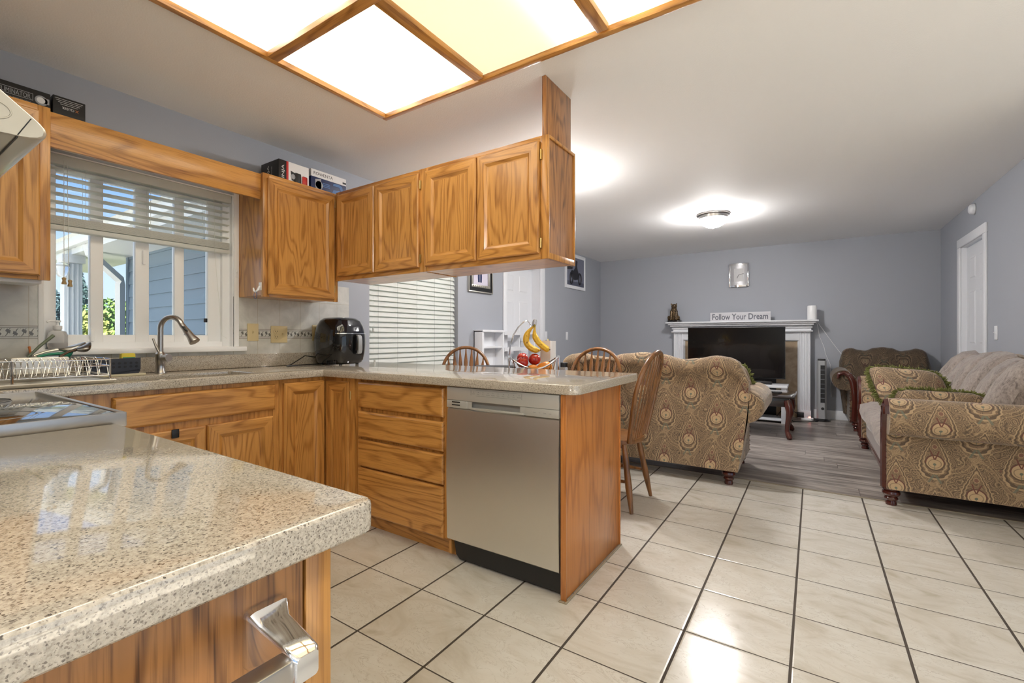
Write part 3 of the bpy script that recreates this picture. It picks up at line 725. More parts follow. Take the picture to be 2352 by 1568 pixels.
# near base cabinet and its towel bar
NX, NYF = -.482, .34
t = thing('near_base_cabinet', 'dark grained oak end of the near base cabinet with towel bar', 'cabinet', (-.9, .05, 0), 'oak base cabinets')
m = MB().box(NX - .018, YK + .005, 0, NX, .301, TOPZ - .002).box(-1.32, YK + .005, .1, NX - .018, YK + .02, TOPZ - .002).box(-1.335, YK + .005, 0, -1.32, .30, TOPZ - .002)
part('end_panel', m, OZD, t)
part('face_frame', MB().box(NX - .04, .305, .02, NX, NYF - .002, TOPZ - .002, .002).box(-1.335, .305, .10, NX - .04, NYF - .003, TOPZ - .002), OZ, t)
part('hinge', MB().box(NX - .012, NYF - .001, .605, NX - .004, NYF + .012, .655, .002).tube([(NX - .004, NYF + .008, .60), (NX - .004, NYF + .008, .655)], .004, 8), BRASS, t)
t = thing('towel_bar', 'chrome square towel bar on the end of the near cabinet', 'towel bar', (NX, .0, .78))
m = MB(); py, pz = .258, .80
def sqring(x, hy, hz, cz, r=.006, cy=py):
    pts = []
    for sy, sz in ((1, 1), (-1, 1), (-1, -1), (1, -1)):
        for k in range(4):
            a = math.atan2(sz, sy) - math.pi / 4 + k * math.pi / 6
            pts.append(V((x, cy + sy * (hy - r) + r * math.cos(a), cz + sz * (hz - r) + r * math.sin(a))))
    return pts
for cyy in (py, -.24):
    m = MB(); m.loft([sqring(NX, .022, .031, pz - .003, .007, cyy), sqring(NX + .010, .0215, .030, pz - .003, .007, cyy), sqring(NX + .022, .016, .021, pz - .005, .005, cyy), sqring(NX + .055, .0145, .017, pz - .008, .004, cyy), sqring(NX + .074, .0135, .0145, pz - .010, .004, cyy), sqring(NX + .078, .011, .012, pz - .010, .004, cyy)])
    part('bracket', m, CHROME, t)
part('bar', MB().box(NX + .052, -.228, pz - .021, NX + .074, py - .010, pz + .001, .002), NICKEL, t)

# ------------------------------------------------------------------ countertops
CT, CB = .91, .868
def slab(poly, holes=(), r=.006, CT=.91, CB=.868):
    """flat stone slab with an eased top edge; holes are rectangles left open"""
    bm = bmesh.new(); vs_ = [bm.verts.new((x, y, CB)) for x, y in poly]; es = [bm.edges.new((vs_[i], vs_[(i + 1) % len(vs_)])) for i in range(len(vs_))]
    for h in holes:
        hv = [bm.verts.new((x, y, CB)) for x, y in h]; es += [bm.edges.new((hv[i], hv[(i + 1) % len(hv)])) for i in range(len(hv))]
    bmesh.ops.triangle_fill(bm, use_beauty=True, use_dissolve=False, edges=es)
    fs = bm.faces[:]; ret = bmesh.ops.extrude_face_region(bm, geom=fs)
    up = [g for g in ret['geom'] if isinstance(g, bmesh.types.BMVert)]
    for q in up: q.co.z = CT
    bmesh.ops.recalc_face_normals(bm, faces=bm.faces[:])
    te = [e_ for e_ in bm.edges if all(abs(q.co.z - CT) < 1e-5 for q in e_.verts) and any(abs(f.normal.z) < .5 for f in e_.link_faces)]
    bmesh.ops.bevel(bm, geom=te, offset=r, segments=3, profile=.5, affect='EDGES')
    be = [e_ for e_ in bm.edges if all(abs(q.co.z - CB) < 1e-5 for q in e_.verts) and any(abs(f.normal.z) < .5 for f in e_.link_faces)]
    bmesh.ops.bevel(bm, geom=be, offset=r, segments=3, profile=.5, affect='EDGES')
    m = MB(); bm.verts.index_update(); m.add([q.co for q in bm.verts], [[q.index for q in f.verts] for f in bm.faces]); bm.free(); return m
def corner(cx, cy, r, a0, a1, n=5): return [(cx + r * math.cos(R(a0 + (a1 - a0) * i / n)), cy + r * math.sin(R(a0 + (a1 - a0) * i / n))) for i in range(n + 1)]
SX0, SX1, SY0, SY1 = -2.87, -2.565, .66, 1.335
poly = [(XL + .001, YK + .001), (-2.125, YK + .001), (-2.125, .365), (-2.49, .365), (-2.49, 1.69)] + corner(-.80 - .05, 1.69 + .05, .05, -90, 0) + corner(-.80 - .02, 2.47 - .02, .02, 0, 90) + [(XL + .001, 2.47)]
hole = corner(SX0 + .03, SY0 + .03, .03, 180, 270, 3) + corner(SX1 - .03, SY0 + .03, .03, 270, 360, 3) + corner(SX1 - .03, SY1 - .03, .03, 0, 90, 3) + corner(SX0 + .03, SY1 - .03, .03, 90, 180, 3)
t = thing('countertop', 'speckled beige quartz worktop around the sink and along the peninsula', 'countertop', (-2.5, 1.6, CB), 'quartz worktops')
part('slab', slab(poly, [hole]), QZ, t, ang=25)
part('upstand', MB().box(XL + .001, YK + .02, CT, XL + .022, 2.34, .996, .003), QZ, t)
t = thing('sink', 'undermount sink basin set into the worktop below the window', 'sink', (-2.7, 1.0, .72))
m = MB(); r0 = [V((x, y, CB - .001)) for x, y in hole]; c_ = V(((SX0 + SX1) / 2, (SY0 + SY1) / 2, 0))
grow = lambda k, z: [V((c_.x + (p.x - c_.x) * k, c_.y + (p.y - c_.y) * k, z)) for p in r0]
m.loft([list(reversed(q)) for q in (grow(1.05, CB - .001), grow(1.02, CB - .003), grow(1.0, CB - .01), grow(.97, .70), grow(.9, .685), grow(.2, .68))], caps=False)
m.add(grow(.2, .68), [list(range(len(r0)))])
part('basin', m, Mat('sink_granite', lin(150, 140, 124), .4).m, t)
part('drain', MB().lathe([(.001, .684), (.03, .684), (.04, .688), (.042, .684)], (c_.x, c_.y, 0), 24), CHROME, t)
t = thing('near_countertop', 'speckled quartz worktop in the foreground right of the range', 'countertop', (-.9, .05, CB), 'quartz worktops')
part('slab', slab([(-1.352, YK + .001)] + [(-.452, YK + .001)] + corner(-.452 - .018, .382 - .018, .018, 0, 90) + [(-1.352, .382)], [], .007, .906, .866), QZ, t, ang=25)

# ------------------------------------------------------------------ range and hood
t = thing('kitchen_range', 'black glass topped steel range at the end of the near worktop', 'range', (-1.74, .05, 0))
RX0, RX1, RYF = -2.122, -1.358, .400
part('body', MB().box(RX0, YK + .02, .0, RX1, RYF - .03, .905), STEELP, t)
part('cooktop', MB().box(RX0 + .008, YK + .02, .9055, RX1 - .008, RYF - .012, .9275, .002), BLACKG, t)
m = MB(); m.box(RX1 - .0075, YK + .02, .90, RX1 + .001, RYF, .930, .001).box(RX0 - .001, YK + .02, .90, RX0 + .0075, RYF, .930, .001).box(RX0, RYF - .012, .895, RX1, RYF + .002, .9295, .002)
part('trim', m, NICKEL, t)
for bx, by, br in ((-1.93, .20, .105), (-1.54, .20, .085), (-1.93, -.08, .08), (-1.54, -.08, .105)):
    part('burner_ring', MB().tube([(bx + br * math.cos(a * math.pi / 20), by + br * math.sin(a * math.pi / 20), .9277) for a in range(40)], .0009, 4, closed=True), GREYP, t)
part('oven_door', MB().box(RX0 + .01, RYF - .03, .22, RX1 - .01, RYF + .005, .78, .006), BLACKG, t)
part('handle', MB().tube([(RX0 + .05, RYF + .05, .73), (RX1 - .05, RYF + .05, .73)], .012, 12).tube([(RX0 + .08, RYF, .73), (RX0 + .08, RYF + .05, .73)], .008).tube([(RX1 - .08, RYF, .73), (RX1 - .08, RYF + .05, .73)], .008), STEEL, t)
part('control_strip', MB().box(RX0 + .01, RYF - .03, .79, RX1 - .01, RYF + .003, .893, .003), STEEL, t)
for i in range(5): part('knob', MB().lathe([(.02, 0), (.02, .018), (.016, .022)], (-2.04 + i * .15, RYF + .003, .84), 16, (0, 1, 0)), STEEL, t)

HX0, HX1 = -2.10, -1.335
t = thing('range_hood', 'steel range hood with slanted nose over the range', 'range hood', (-1.72, 0, 1.5))
HOODM = Mat('hood_steel', lin(206, 202, 192), .24, .45).m
def hood_prof(x):
    P = [(YK + .005, 1.505), (.17, 1.507), (.225, 1.510), (.242, 1.512), (.254, 1.516), (.261, 1.522), (.263, 1.530), (.261, 1.538), (.254, 1.547), (.244, 1.556), (.195, 1.597), (.08, 1.66), (YK + .005, 1.70)]
    return [V((x, a, b)) for a, b in P]
def shrink(x, k):
    c_ = V((x, -.02, 1.57)); return [c_ + V((0, (p.y - c_.y) * k, (p.z - c_.z) * k)) for p in hood_prof(x)]
part('canopy', MB().loft([shrink(HX0, .985), hood_prof(HX0 + .005), hood_prof(HX1 - .006), shrink(HX1 - .002, .993), shrink(HX1, .98)]), HOODM, t, ang=50)
part('seam', MB().prism([(.219, 1.512), (.221, 1.512), (.240, 1.552), (.238, 1.552)], (HX1 - .001, 0, 0), Y_, Z_, X_, .0018).box(HX0, .2185, 1.5065, HX1, .2205, 1.5095), BLACKP, t)
part('underside', MB().box(HX0 + .03, YK + .03, 1.498, HX1 - .02, .15, 1.506, .002), STEELP, t)
part('lamp_lens', MB().lathe([(.03, 0), (.028, -.008), (.018, -.014), (.001, -.016)], (HX1 - .09, .075, 1.498), 20), CLEARP, t)
m = MB()
for k in range(4): m.box(HX1 - .06 - k * .014, .118, 1.4955, HX1 - .052 - k * .014, .132, 1.4985, .001)
part('button', m, BLACKP, t)
part('embossed_ring', MB().tube([(HX1 + .0005, (.175) + .036 * math.cos(a * math.pi / 16), 1.552 + .020 * math.sin(a * math.pi / 16)) for a in range(32)], .0015, 6, closed=True), HOODM, t)
part('duct_cover', MB().box(-1.86, YK + .005, 1.69, -1.58, .05, 2.425, .003), HOODM, t)

# ------------------------------------------------------------------ boxes on top of the cabinets
def carton(label, x0, y0, z0, x1, y1, z1, mat):
    t = thing('carton', label, 'box', ((x0 + x1) / 2, (y0 + y1) / 2, z0), 'product cartons on the wall cabinets')
    b = part('carton_body', MB().box(x0, y0, z0, x1, y1, z1, .0015), mat, t); return t
ZT = 2.075
t = carton('black carton lettered ELIMINATOR on the left wall cabinet', -3.08, .40, 2.13 - .055, -2.955, .592, 2.232, BOXBLK)
m = MB(); fx = -2.9535
text_mb('ELIMINATOR', (fx, .478, 2.194), Y_, Z_, w=.098, h=.02, mb=m)
for a, b, c_, d in ((.425, 2.179, .535, 2.181), (.425, 2.208, .535, 2.21), (.425, 2.179, .4268, 2.21), (.5332, 2.179, .535, 2.21)): m.box(fx, a, b, fx + .0004, c_, d)
text_mb('POWERFUL WIRELESS LIGHT', (fx, .478, 2.168), Y_, Z_, w=.1, h=.006, mb=m)
part('lettering', m, GREYP, t)
m = MB().lathe([(.022, 0), (.02, .001)], (fx, .562, 2.19), 24, (1, 0, 0)).box(fx, .565, 2.178, fx + .001, .588, 2.205, .002); part('picture', m, GREYP, t)
m = MB().lathe([(.014, .0012), (.012, .002)], (fx, .560, 2.19), 24, (1, 0, 0)); part('picture', m, WPRINT, t)
t = carton('black carton with upside-down orange and white lettering, on the window valance side', -3.08, .600, 2.075, -2.955, .714, 2.238, BOXBLK)
m = MB()
for k, w_ in enumerate((.098, .09, .076, .06)): m.box(fx, .655 - w_ / 2, 2.226 - k * .008, fx + .0004, .655 + w_ / 2, 2.2275 - k * .008)
text_mb('CLUDER', (fx, .652, 2.188), -Y_, -Z_, w=.042, h=.011, mb=m); part('lettering', m, WPRINT, t)
part('lettering', text_mb('X', (fx, .683, 2.188), -Y_, -Z_, w=.013, h=.013), ORANGEP, t)
t = carton('black and white carton with red stripe and NINJA lettering', -3.075, 1.625, ZT, -2.865, 1.835, 2.255, BOXBLK)
m = MB().box(-2.8652, 1.69, ZT, -2.8638, 1.834, 2.254); part('white_face', m, WPRINT, t)
part('red_stripe', MB().box(-2.8652, 1.676, ZT, -2.8636, 1.69, 2.254), RED, t)
m = MB(); text_mb('NINJA', (-2.8640, 1.655, 2.165), Z_, -Y_, w=.12, h=.022, mb=m); text_mb('NINJA', (-2.985, 1.6236, 2.165), Z_, -X_, w=.13, h=.028, mb=m)
text_mb('FOODI POWER', (-2.945, 1.6236, 2.165), Z_, -X_, w=.11, h=.007, mb=m); part('lettering', m, WPRINT, t)
m = MB().box(-2.8638, 1.735, 2.09, -2.8632, 1.775, 2.195, .004).prism([(1.705, 2.20), (1.74, 2.19), (1.74, 2.13), (1.712, 2.14)], (-2.8638, 0, 0), Y_, Z_, X_, .0008); part('picture', m, BOXBLK, t)
m = MB().box(-2.8638, 1.785, 2.10, -2.8630, 1.82, 2.185, .006); part('picture', m, RED, t)
m = MB().lathe([(.017, 0), (.015, .0012)], (-2.8632, 1.722, 2.165), 20, (1, 0, 0)); part('picture', m, GREYP, t)
t = carton('navy and white carton with ROWENTA lettering and steam iron picture', -3.05, 1.855, ZT, -2.87, 2.135, 2.265, NAVY)
part('white_band', MB().box(-2.8705, 1.856, 2.215, -2.8688, 2.134, 2.2645).box(-3.049, 1.8538, 2.215, -2.87, 1.8552, 2.2645), WPRINT, t)
m = MB(); text_mb('ROWENTA', (-2.8684, 1.948, 2.240), Y_, Z_, w=.15, h=.022, mb=m); text_mb('ROWENTA', (-2.96, 1.8534, 2.240), X_, Z_, w=.12, h=.018, mb=m); m.box(-2.8688, 2.105, 2.225, -2.8682, 2.133, 2.238); part('lettering', m, BOXBLK, t)
m = MB(); m.lathe([(.030, 0), (.027, .001)], (-2.8695, 1.915, 2.165), 24, (1, 0, 0)).prism([(1.885, 2.20), (1.93, 2.21), (1.935, 2.12), (1.89, 2.11)], (-2.8695, 0, 0), Y_, Z_, X_, .001); part('picture', m, GREYP, t)
m = MB().prism([(2.005, 2.115), (2.12, 2.115), (2.115, 2.15), (2.10, 2.20), (2.075, 2.21), (2.03, 2.205), (2.025, 2.19), (2.075, 2.19), (2.09, 2.165), (2.03, 2.16)], (-2.8695, 0, 0), Y_, Z_, X_, .0012); part('picture', m, BLUEM, t)
m = MB()
for k in range(3): m.box(-2.8697, 1.945, 2.183 - k * .011, -2.869, 2.0, 2.188 - k * .011)
part('lettering', m, BLUEM, t)

# ------------------------------------------------------------------ outlets, switches and small wall things
def plate(name, label, cat, y, z, w, h, mat, kind, x=XL + .008, n=1, group=None):
    n = V((n, 0, 0)); t = thing(name, label, cat, (x, y, z), group)
    o = V((x, y - w / 2, z - h / 2)); part('plate', MB().obox(o, Y_, Z_, n, w, h, .006, .002), mat, t)
    m = MB(); dk = MB()
    for i, k in enumerate(kind):
        cy = y + (i - (len(kind) - 1) / 2) * .046
        if k == 'o':
            for s in (-.019, .019):
                m.lathe([(.0165, 0), (.016, .0016)], V((x, cy, z + s)) + n * .006, 20, n)
                for d in (-.006, .006): dk.obox(V((x, cy + d - .0012, z + s - .002)) + n * .0078, Y_, Z_, n, .0024, .009, .0006)
                dk.lathe([(.0022, 0), (.002, .0006)], V((x, cy, z + s - .009)) + n * .0076, 8, n)
        elif k == 's':
            m.obox(V((x, cy - .005, z - .011)) + n * .006, Y_, Z_, n, .010, .022, .003, .001).obox(V((x, cy - .004, z - .002)) + n * .008, Y_, (V((0, 0, 1)) + n * .5).normalized(), n, .008, .011, .006, .001)
        elif k == 'r': m.obox(V((x, cy - .016, z - .033)) + n * .006, Y_, Z_, n, .032, .066, .004, .002)
    if m.v: part({'o': 'socket', 's': 'toggle', 'r': 'rocker'}[kind[-1] if kind[0] != 'o' else 'o'], m, mat, t)
    if dk.v: part('slots', dk, BLACKP, t)
    return t
plate('wall_outlet', 'cream single switch plate on the backsplash nearest the window', 'switch', 1.588, 1.14, .072, .116, CREAM, 's', group='cream plates on the backsplash')
plate('wall_outlet', 'cream double outlet and switch plate in the middle of the backsplash', 'outlet', 1.767, 1.127, .117, .116, CREAM, 'os', group='cream plates on the backsplash')
plate('wall_outlet', 'cream outlet plate partly hidden behind the air fryer', 'outlet', 2.055, 1.14, .072, .116, CREAM, 'o', group='cream plates on the backsplash')
plate('wall_switch', 'white switch plate touching the left door casing', 'switch', 5.585, 1.13, .075, .12, WHITE, 'r', x=XL)
plate('wall_switch', 'white switch plate alone on the wall below the motorcycle picture', 'switch', 6.24, 1.13, .072, .12, WHITE, 'r', x=XL)
plate('wall_switch', 'white switch plate on the right wall beside the door', 'switch', 5.515, 1.145, .074, .118, WHITE, 's', x=XR, n=-1)
t = thing('smoke_detector', 'small round white detector high on the right wall', 'detector', (XR, 6.14, 2.345))
part('housing', MB().lathe([(.05, 0), (.05, -.022), (.042, -.036), (.03, -.044), (.001, -.045)], (XR, 6.14, 2.345), 28, (1, 0, 0)), WHITE, t)
part('mounting_plate', MB().lathe([(.056, 0), (.056, -.006), (.05, -.0065)], (XR, 6.14, 2.345), 28, (1, 0, 0)), GREYP, t)
t = thing('adhesive_hook', 'white adhesive hook on the side of the wall cabinet', 'hook', (-2.845, 1.50, 1.42))
m = MB().obox((-2.862, 1.50, 1.395), X_, Z_, -Y_, .03, .05, .004, .0018)
m.tube([(-2.847, 1.494, 1.42), (-2.847, 1.482, 1.395), (-2.858, 1.474, 1.385), (-2.87, 1.472, 1.392), (-2.876, 1.472, 1.41)], [.006, .006, .006, .005, .004], 10); part('hook', m, WVINYL, t)
part('cord_loop', MB().tube([(-2.857 + .016 * math.sin(a * math.pi / 10), 1.474, 1.365 - .022 * math.cos(a * math.pi / 10)) for a in range(20)], .0015, 6, closed=True), BLUEM, t)
t = thing('cabinet_latch_hook', 'tiny white hook on the wall edge beside the window', 'hook', (-3.108, 1.485, 1.52))
part('plate', MB().box(XL + .012, 1.476, 1.495, XL + .016, 1.492, 1.545, .001).tube([(XL + .016, 1.484, 1.525), (XL + .026, 1.484, 1.52), (XL + .026, 1.484, 1.53)], .003, 8), WVINYL, t)

# ------------------------------------------------------------------ kitchen window blind
t = thing('window_blind', 'white faux wood blind half raised at the kitchen window', 'blind', (-3.145, 1.03, 1.65))
BXc = -3.147
part('headrail', MB().box(BXc - .025, WY0 + .012, 1.965, BXc + .027, WY1 - .012, 2.012, .003), BLINDW, t)
m = MB()
for k in range(6):
    z = 1.943 - k * .041; a = R(8); c_, s_ = math.cos(a), math.sin(a)
    m.obox(V((BXc, WY0 + .02, z)) - V((c_, 0, s_)) * .025, (0, 1, 0), (c_, 0, s_), (-s_, 0, c_), WY1 - WY0 - .04, .05, .003, .001)
part('slats', m, BLINDW, t)
m = MB()
for k in range(10): m.box(BXc - .025, WY0 + .02, 1.668 + k * .0042, BXc + .025, WY1 - .02, 1.6712 + k * .0042, .0008)
part('slats', m, BLINDW, t)
part('bottom_rail', MB().box(BXc - .026, WY0 + .018, 1.640, BXc + .026, WY1 - .018, 1.664, .004), BLINDW, t)
m = MB()
for y in (.755, 1.03, 1.315):
    for x in (BXc - .027, BXc + .027): m.tube([(x, y, 1.66), (x, y, 1.97)], .0009, 5)
part('ladder_cord', m, BLINDW, t)
m = MB().tube([(BXc + .032, .672, 1.985), (BXc + .034, .672, 1.40)], .0012, 6).tube([(BXc + .032, .684, 1.985), (BXc + .034, .69, 1.395)], .0012, 6); part('lift_cord', m, BLINDW, t)
m = MB()
for y, z in ((.672, 1.37), (.694, 1.36)): m.lathe([(.004, .035), (.009, .03), (.006, .018), (.010, .004), (.009, 0)], (BXc + .034, y, z), 14)
part('tassel', m, Mat('tassel_wood', lin(176, 150, 104), .5).m, t)
part('tilt_cord', MB().tube([(BXc + .03, 1.355, 1.98), (BXc + .032, 1.36, 1.62), (BXc + .032, 1.40, 1.12), (BXc + .03, 1.43, 1.10)], .001, 5), BLINDW, t)

# dining blind
t = thing('window_blind', 'closed white slatted blind covering the dining glass door', 'blind', (-3.17, 3.12, .1))
DXB = -3.165
part('headrail', MB().box(DXB - .03, 2.56, 2.03, DXB + .03, 3.695, 2.075, .003), BLINDW, t)
m = MB(); k = 0; z = 1.995
while z > .13:
    a = R(66); c_, s_ = math.cos(a), math.sin(a); j = .0015 * math.sin(k * 2.1)
    m.obox(V((DXB + j, 2.572 + .004 * math.sin(k * 1.7), z)) - V((c_, 0, -s_)) * .026, (0, 1, 0), (c_, 0, -s_), (s_, 0, c_), 1.112, .052, .003, .001)
    z -= .0455; k += 1
part('slats', m, BLINDW, t)
part('bottom_rail', MB().box(DXB - .02, 2.57, .095, DXB + .02, 3.685, .12, .003), BLINDW, t)
m = MB()
for y in (2.66, 2.88, 3.12, 3.36, 3.6):
    m.tube([(DXB + .028, y, .12), (DXB + .028, y, 2.03)], .001, 5)
part('ladder_cord', m, GREYP, t)
m = MB().tube([(DXB + .034, 3.655, 2.03), (DXB + .034, 3.655, 1.0)], .001, 5).tube([(DXB + .03, 3.71, 1.7), (DXB + .03, 3.725, 1.5), (DXB + .03, 3.715, 1.25)], .0015, 5).tube([(DXB + .034, 2.60, 2.03), (DXB + .034, 2.60, .98)], .001, 5)
part('lift_cord', m, BLINDW, t)
m = MB()
for y, z in ((3.655, .965), (2.60, 1.155), (2.615, .885)): m.lathe([(.004, .035), (.010, .028), (.007, .016), (.011, .004), (.009, 0)], (DXB + .036, y, z), 12)
part('tassel', m, BLINDW, t)

# ------------------------------------------------------------------ sink things
t = thing('kitchen_faucet', 'brushed nickel gooseneck faucet with pull-down spray head', 'faucet', (-2.985, 1.03, CT))
fx, fy = -2.985, 1.03
part('base', MB().lathe([(.026, 0), (.026, .006), (.022, .012), (.021, .06), (.024, .065), (.024, .105), (.019, .112), (.016, .118)], (fx, fy, CT), 28), NICKEL, t)
dv = V((.86, .5, 0)).normalized(); r = .062
pts = [V((fx, fy, CT + .11)), V((fx, fy, CT + .18)), V((fx, fy, 1.15))] + [V((fx, fy, 1.155)) + dv * (r - r * math.cos(a)) + Z_ * r * math.sin(a) for a in [math.pi * k / 16 for k in range(1, 15)]]
part('neck', MB().tube(pts, .0135, 16), NICKEL, t)
e_ = pts[-1]; dd_ = (pts[-1] - pts[-2]).normalized(); dd_ = (dv * .62 - Z_ * .78).normalized()
m = MB().lathe([(.0135, 0), (.0145, .01), (.0145, .035), (.017, .045), (.020, .09), (.0265, .118), (.0265, .124), (.022, .125), (.001, .122)], e_, 24, dd_)
sp = part('spray_head', m, NICKEL, t)
part('spray_button', MB().obox(e_ + dd_ * .035 + V((.012, -.02, .012)), dd_, V((.5, .86, 0)), V((.6, -.5, .6)).normalized(), .032, .014, .006, .002), BLACKP, sp)
m = MB().tube([(fx + .02, fy + .01, CT + .085), (fx + .05, fy + .022, CT + .085)], [.02, .021], 20).tube([(fx + .01, fy - .004, CT + .10), (fx - .004, fy - .02, CT + .15), (fx - .012, fy - .03, CT + .19)], [.007, .006, .0055], 12)
part('handle', m, NICKEL, t)

# dish rack
t = thing('dish_rack', 'chrome wire dish rack with tray on the worktop left of the sink', 'dish rack', (-2.75, .5, CT))
DX_0, DX_1, DY_0, DY_1 = -2.95, -2.545, .30, .695; zt = 1.012
m = MB()
for z, r_ in ((.945, .003), (zt, .0035), (.985, .0025)):
    m.tube([(DX_0, DY_0, z), (DX_1, DY_0, z), (DX_1, DY_1, z), (DX_0, DY_1, z)], r_, 8, closed=True)
for x, y in ((DX_0, DY_0), (DX_1, DY_0), (DX_1, DY_1), (DX_0, DY_1), (DX_1, .405)): m.tube([(x, y, CT + .012), (x, y, zt)], .0042, 8)
part('frame', m, CHROME, t)
for xx in (DX_1 - .03, DX_1 - .14):
    m = MB()
    for k in range(11):
        y = DY_0 + .03 + k * .034
        m.tube([(xx - .03, y, .945), (xx - .006, y + .003, .99), (xx, y + .004, 1.008), (xx + .006, y + .010, 1.018), (xx + .012, y + .016, 1.008), (xx + .016, y + .018, .985), (xx + .03, y + .02, .945)], .0019, 6)
    part('plate_divider', m, CHROME, t)
m = MB()
for k in range(12): m.tube([(DX_0, DY_0 + .02 + k * .033, .945), (DX_1, DY_0 + .02 + k * .033, .945)], .0018, 6)
part('floor_wires', m, CHROME, t)
m = MB().loops((DX_0 - .02, DY_0 - .03, CT + .001), X_, Y_, Z_, DX_1 - DX_0 + .05, DY_1 - DY_0 + .045, [(.01, 0), (0, .012), (.004, .016), (.012, .008), (.03, .006)])
part('drip_tray', m, STEEL, t)
t = thing('cutlery_holder', 'steel holder standing at the back of the dish rack', 'holder', (-2.86, .52, .95))
part('cup', MB().box(-2.93, .44, .948, -2.79, .62, 1.02, .006), STEEL, t)
def utensil(label, a, b, head, mat, hm=None):
    a, b = V(a), V(b); t = thing('kitchen_utensil', label, 'utensil', a, 'utensils in the dish rack')
    part('handle', MB().tube([a, a.lerp(b, .5) + V((0, 0, .004)), b], [.005, .006, .007], 10), mat, t)
    if head:
        d = (b - a).normalized(); m = MB(); s = d.cross(Z_).normalized(); n = s.cross(d)
        rings = []
        for k in range(9):
            q = k / 8; wv = head[0] * math.sin(math.pi * min(max(.12 + q * .8, 0), 1)) ; cc = b + d * head[1] * q + n * (-.012 * math.sin(math.pi * q))
            rings.append([cc + s * wv * math.cos(i * math.pi / 6) + n * (.006 + .01 * math.sin(math.pi * q)) * math.sin(i * math.pi / 6) for i in range(12)])
        part('head', m.loft(rings), hm or mat, t)
utensil('grey-green spatula handle leaning left out of the dish rack', (-2.85, .50, 1.02), (-2.87, .585, 1.115), None, Mat('sage', lin(110, 120, 100), .5).m)
utensil('large dark ladle lying highest in the dish rack', (-2.86, .52, 1.025), (-2.87, .60, 1.05), (.030, .10), STEEL, Mat('dark_steel', (.25, .24, .22, 1), .2, 1).m)
utensil('dark serving spoon beside the ladle, nearest the faucet', (-2.80, .59, 1.02), (-2.83, .65, 1.05), (.026, .07), Mat('dark_steel2', (.22, .21, .2, 1), .25, 1).m)
utensil('green handled utensil lying low in the dish rack', (-2.85, .53, 1.02), (-2.86, .60, 1.032), (.012, .05), GREENP)
t = thing('soap_bottle', 'clear soap bottle with white pump on the window sill', 'soap bottle', (-3.115, .64, 1.047))
sb = (-3.105, .647, 1.047)
part('bottle', MB().lathe([(.001, .001), (.034, .002), (.037, .01), (.037, .07), (.030, .088), (.014, .094), (.013, .098)], sb, 24), CLEARP, t)
part('pump', MB().lathe([(.015, .096), (.017, .1), (.017, .115), (.007, .118), (.006, .132), (.012, .134), (.012, .142), (.001, .143)], sb, 20).tube([(sb[0], sb[1], sb[2] + .139), (sb[0] + .01, sb[1] - .03, sb[2] + .139), (sb[0] + .012, sb[1] - .04, sb[2] + .133)], .005, 8), WVINYL, t)
t = thing('sink_caddy', 'black perforated sink caddy on a beige mat behind the dish rack', 'sink caddy', (-2.93, .80, CT))
m = MB(); o = V((-2.905, .715, CT + .022))
P = [(.0, .0), (.05, -.006), (.10, -.004), (.15, .006), (.20, .010), (.20, .070), (.0, .066)]
m.prism(P, o, Y_, Z_, X_, .006); m.box(-2.985, .715, CT + .012, -2.979, .915, CT + .085).box(-2.98, .715, CT + .012, -2.905, .721, CT + .085).box(-2.98, .909, CT + .02, -2.905, .915, CT + .09).box(-2.98, .72, CT + .012, -2.905, .91, CT + .03)
cb = part('basket', m, Mat('caddy_black', lin(46, 50, 62), .5).m, t)
m = MB()
for k in range(8):
    for j in range(2): m.lathe([(.0065, 0), (.006, .0008)], o + V((.0058, .022 + k * .023, .026 + j * .018)), 12, (1, 0, 0))
part('perforations', m, BLACKP, cb)
part('mat', MB().box(-3.0, .72, CT + .0005, -2.89, .935, CT + .012, .003), Mat('beige_mat', lin(206, 198, 170), .6).m, t)
solid('sponge', 'yellow sponge with green print resting in the black caddy', 'sponge', MB().box(-2.965, .845, CT + .031, -2.93, .905, CT + .115, .008, 0).box(-2.929, .85, CT + .04, -2.925, .90, CT + .095, .001, 1), [YEL, GREENP])
# knife handle leaning at the left wall
t = thing('wooden_brush', 'slim brush with orange wooden tip leaning on the backsplash', 'brush', (-3.0, .50, CT))
part('handle', MB().tube([(-3.02, .555, CT + .002), (-3.07, .548, 1.03)], .003, 8), BLACKP, t); part('tip', MB().tube([(-3.07, .548, 1.03), (-3.085, .546, 1.062)], [.004, .005], 8), ORANGEP, t)

# air fryer
AF = V((-2.935, 2.13, CT)); aa = R(8)
fu = V((math.cos(aa), math.sin(aa), 0)); su = V((-math.sin(aa), math.cos(aa), 0))
def sup(rx, ry, z, e=3.2, n=40, off=0):
    out = []
    for k in range(n):
        a = 2 * math.pi * k / n; c_, s_ = math.cos(a), math.sin(a)
        q = (abs(c_) ** e + abs(s_) ** e) ** (-1 / e)
        out.append(AF + fu * (rx * c_ * q + off) + su * ry * s_ * q + Z_ * z)
    return out
AFP = [(.112, .004), (.128, .012), (.137, .03), (.146, .08), (.150, .14), (.150, .19), (.146, .235), (.136, .28), (.118, .318), (.098, .336), (.07, .343), (.02, .346)]
t = thing('air_fryer', 'glossy black rounded air fryer with grey handle on the worktop corner', 'air fryer', AF)
part('shell', MB().loft([sup(r_ * 1.08, r_, z) for r_, z in AFP]), BLACKG, t)
m = MB()   # drawer front: raised skin over the front, below the control panel
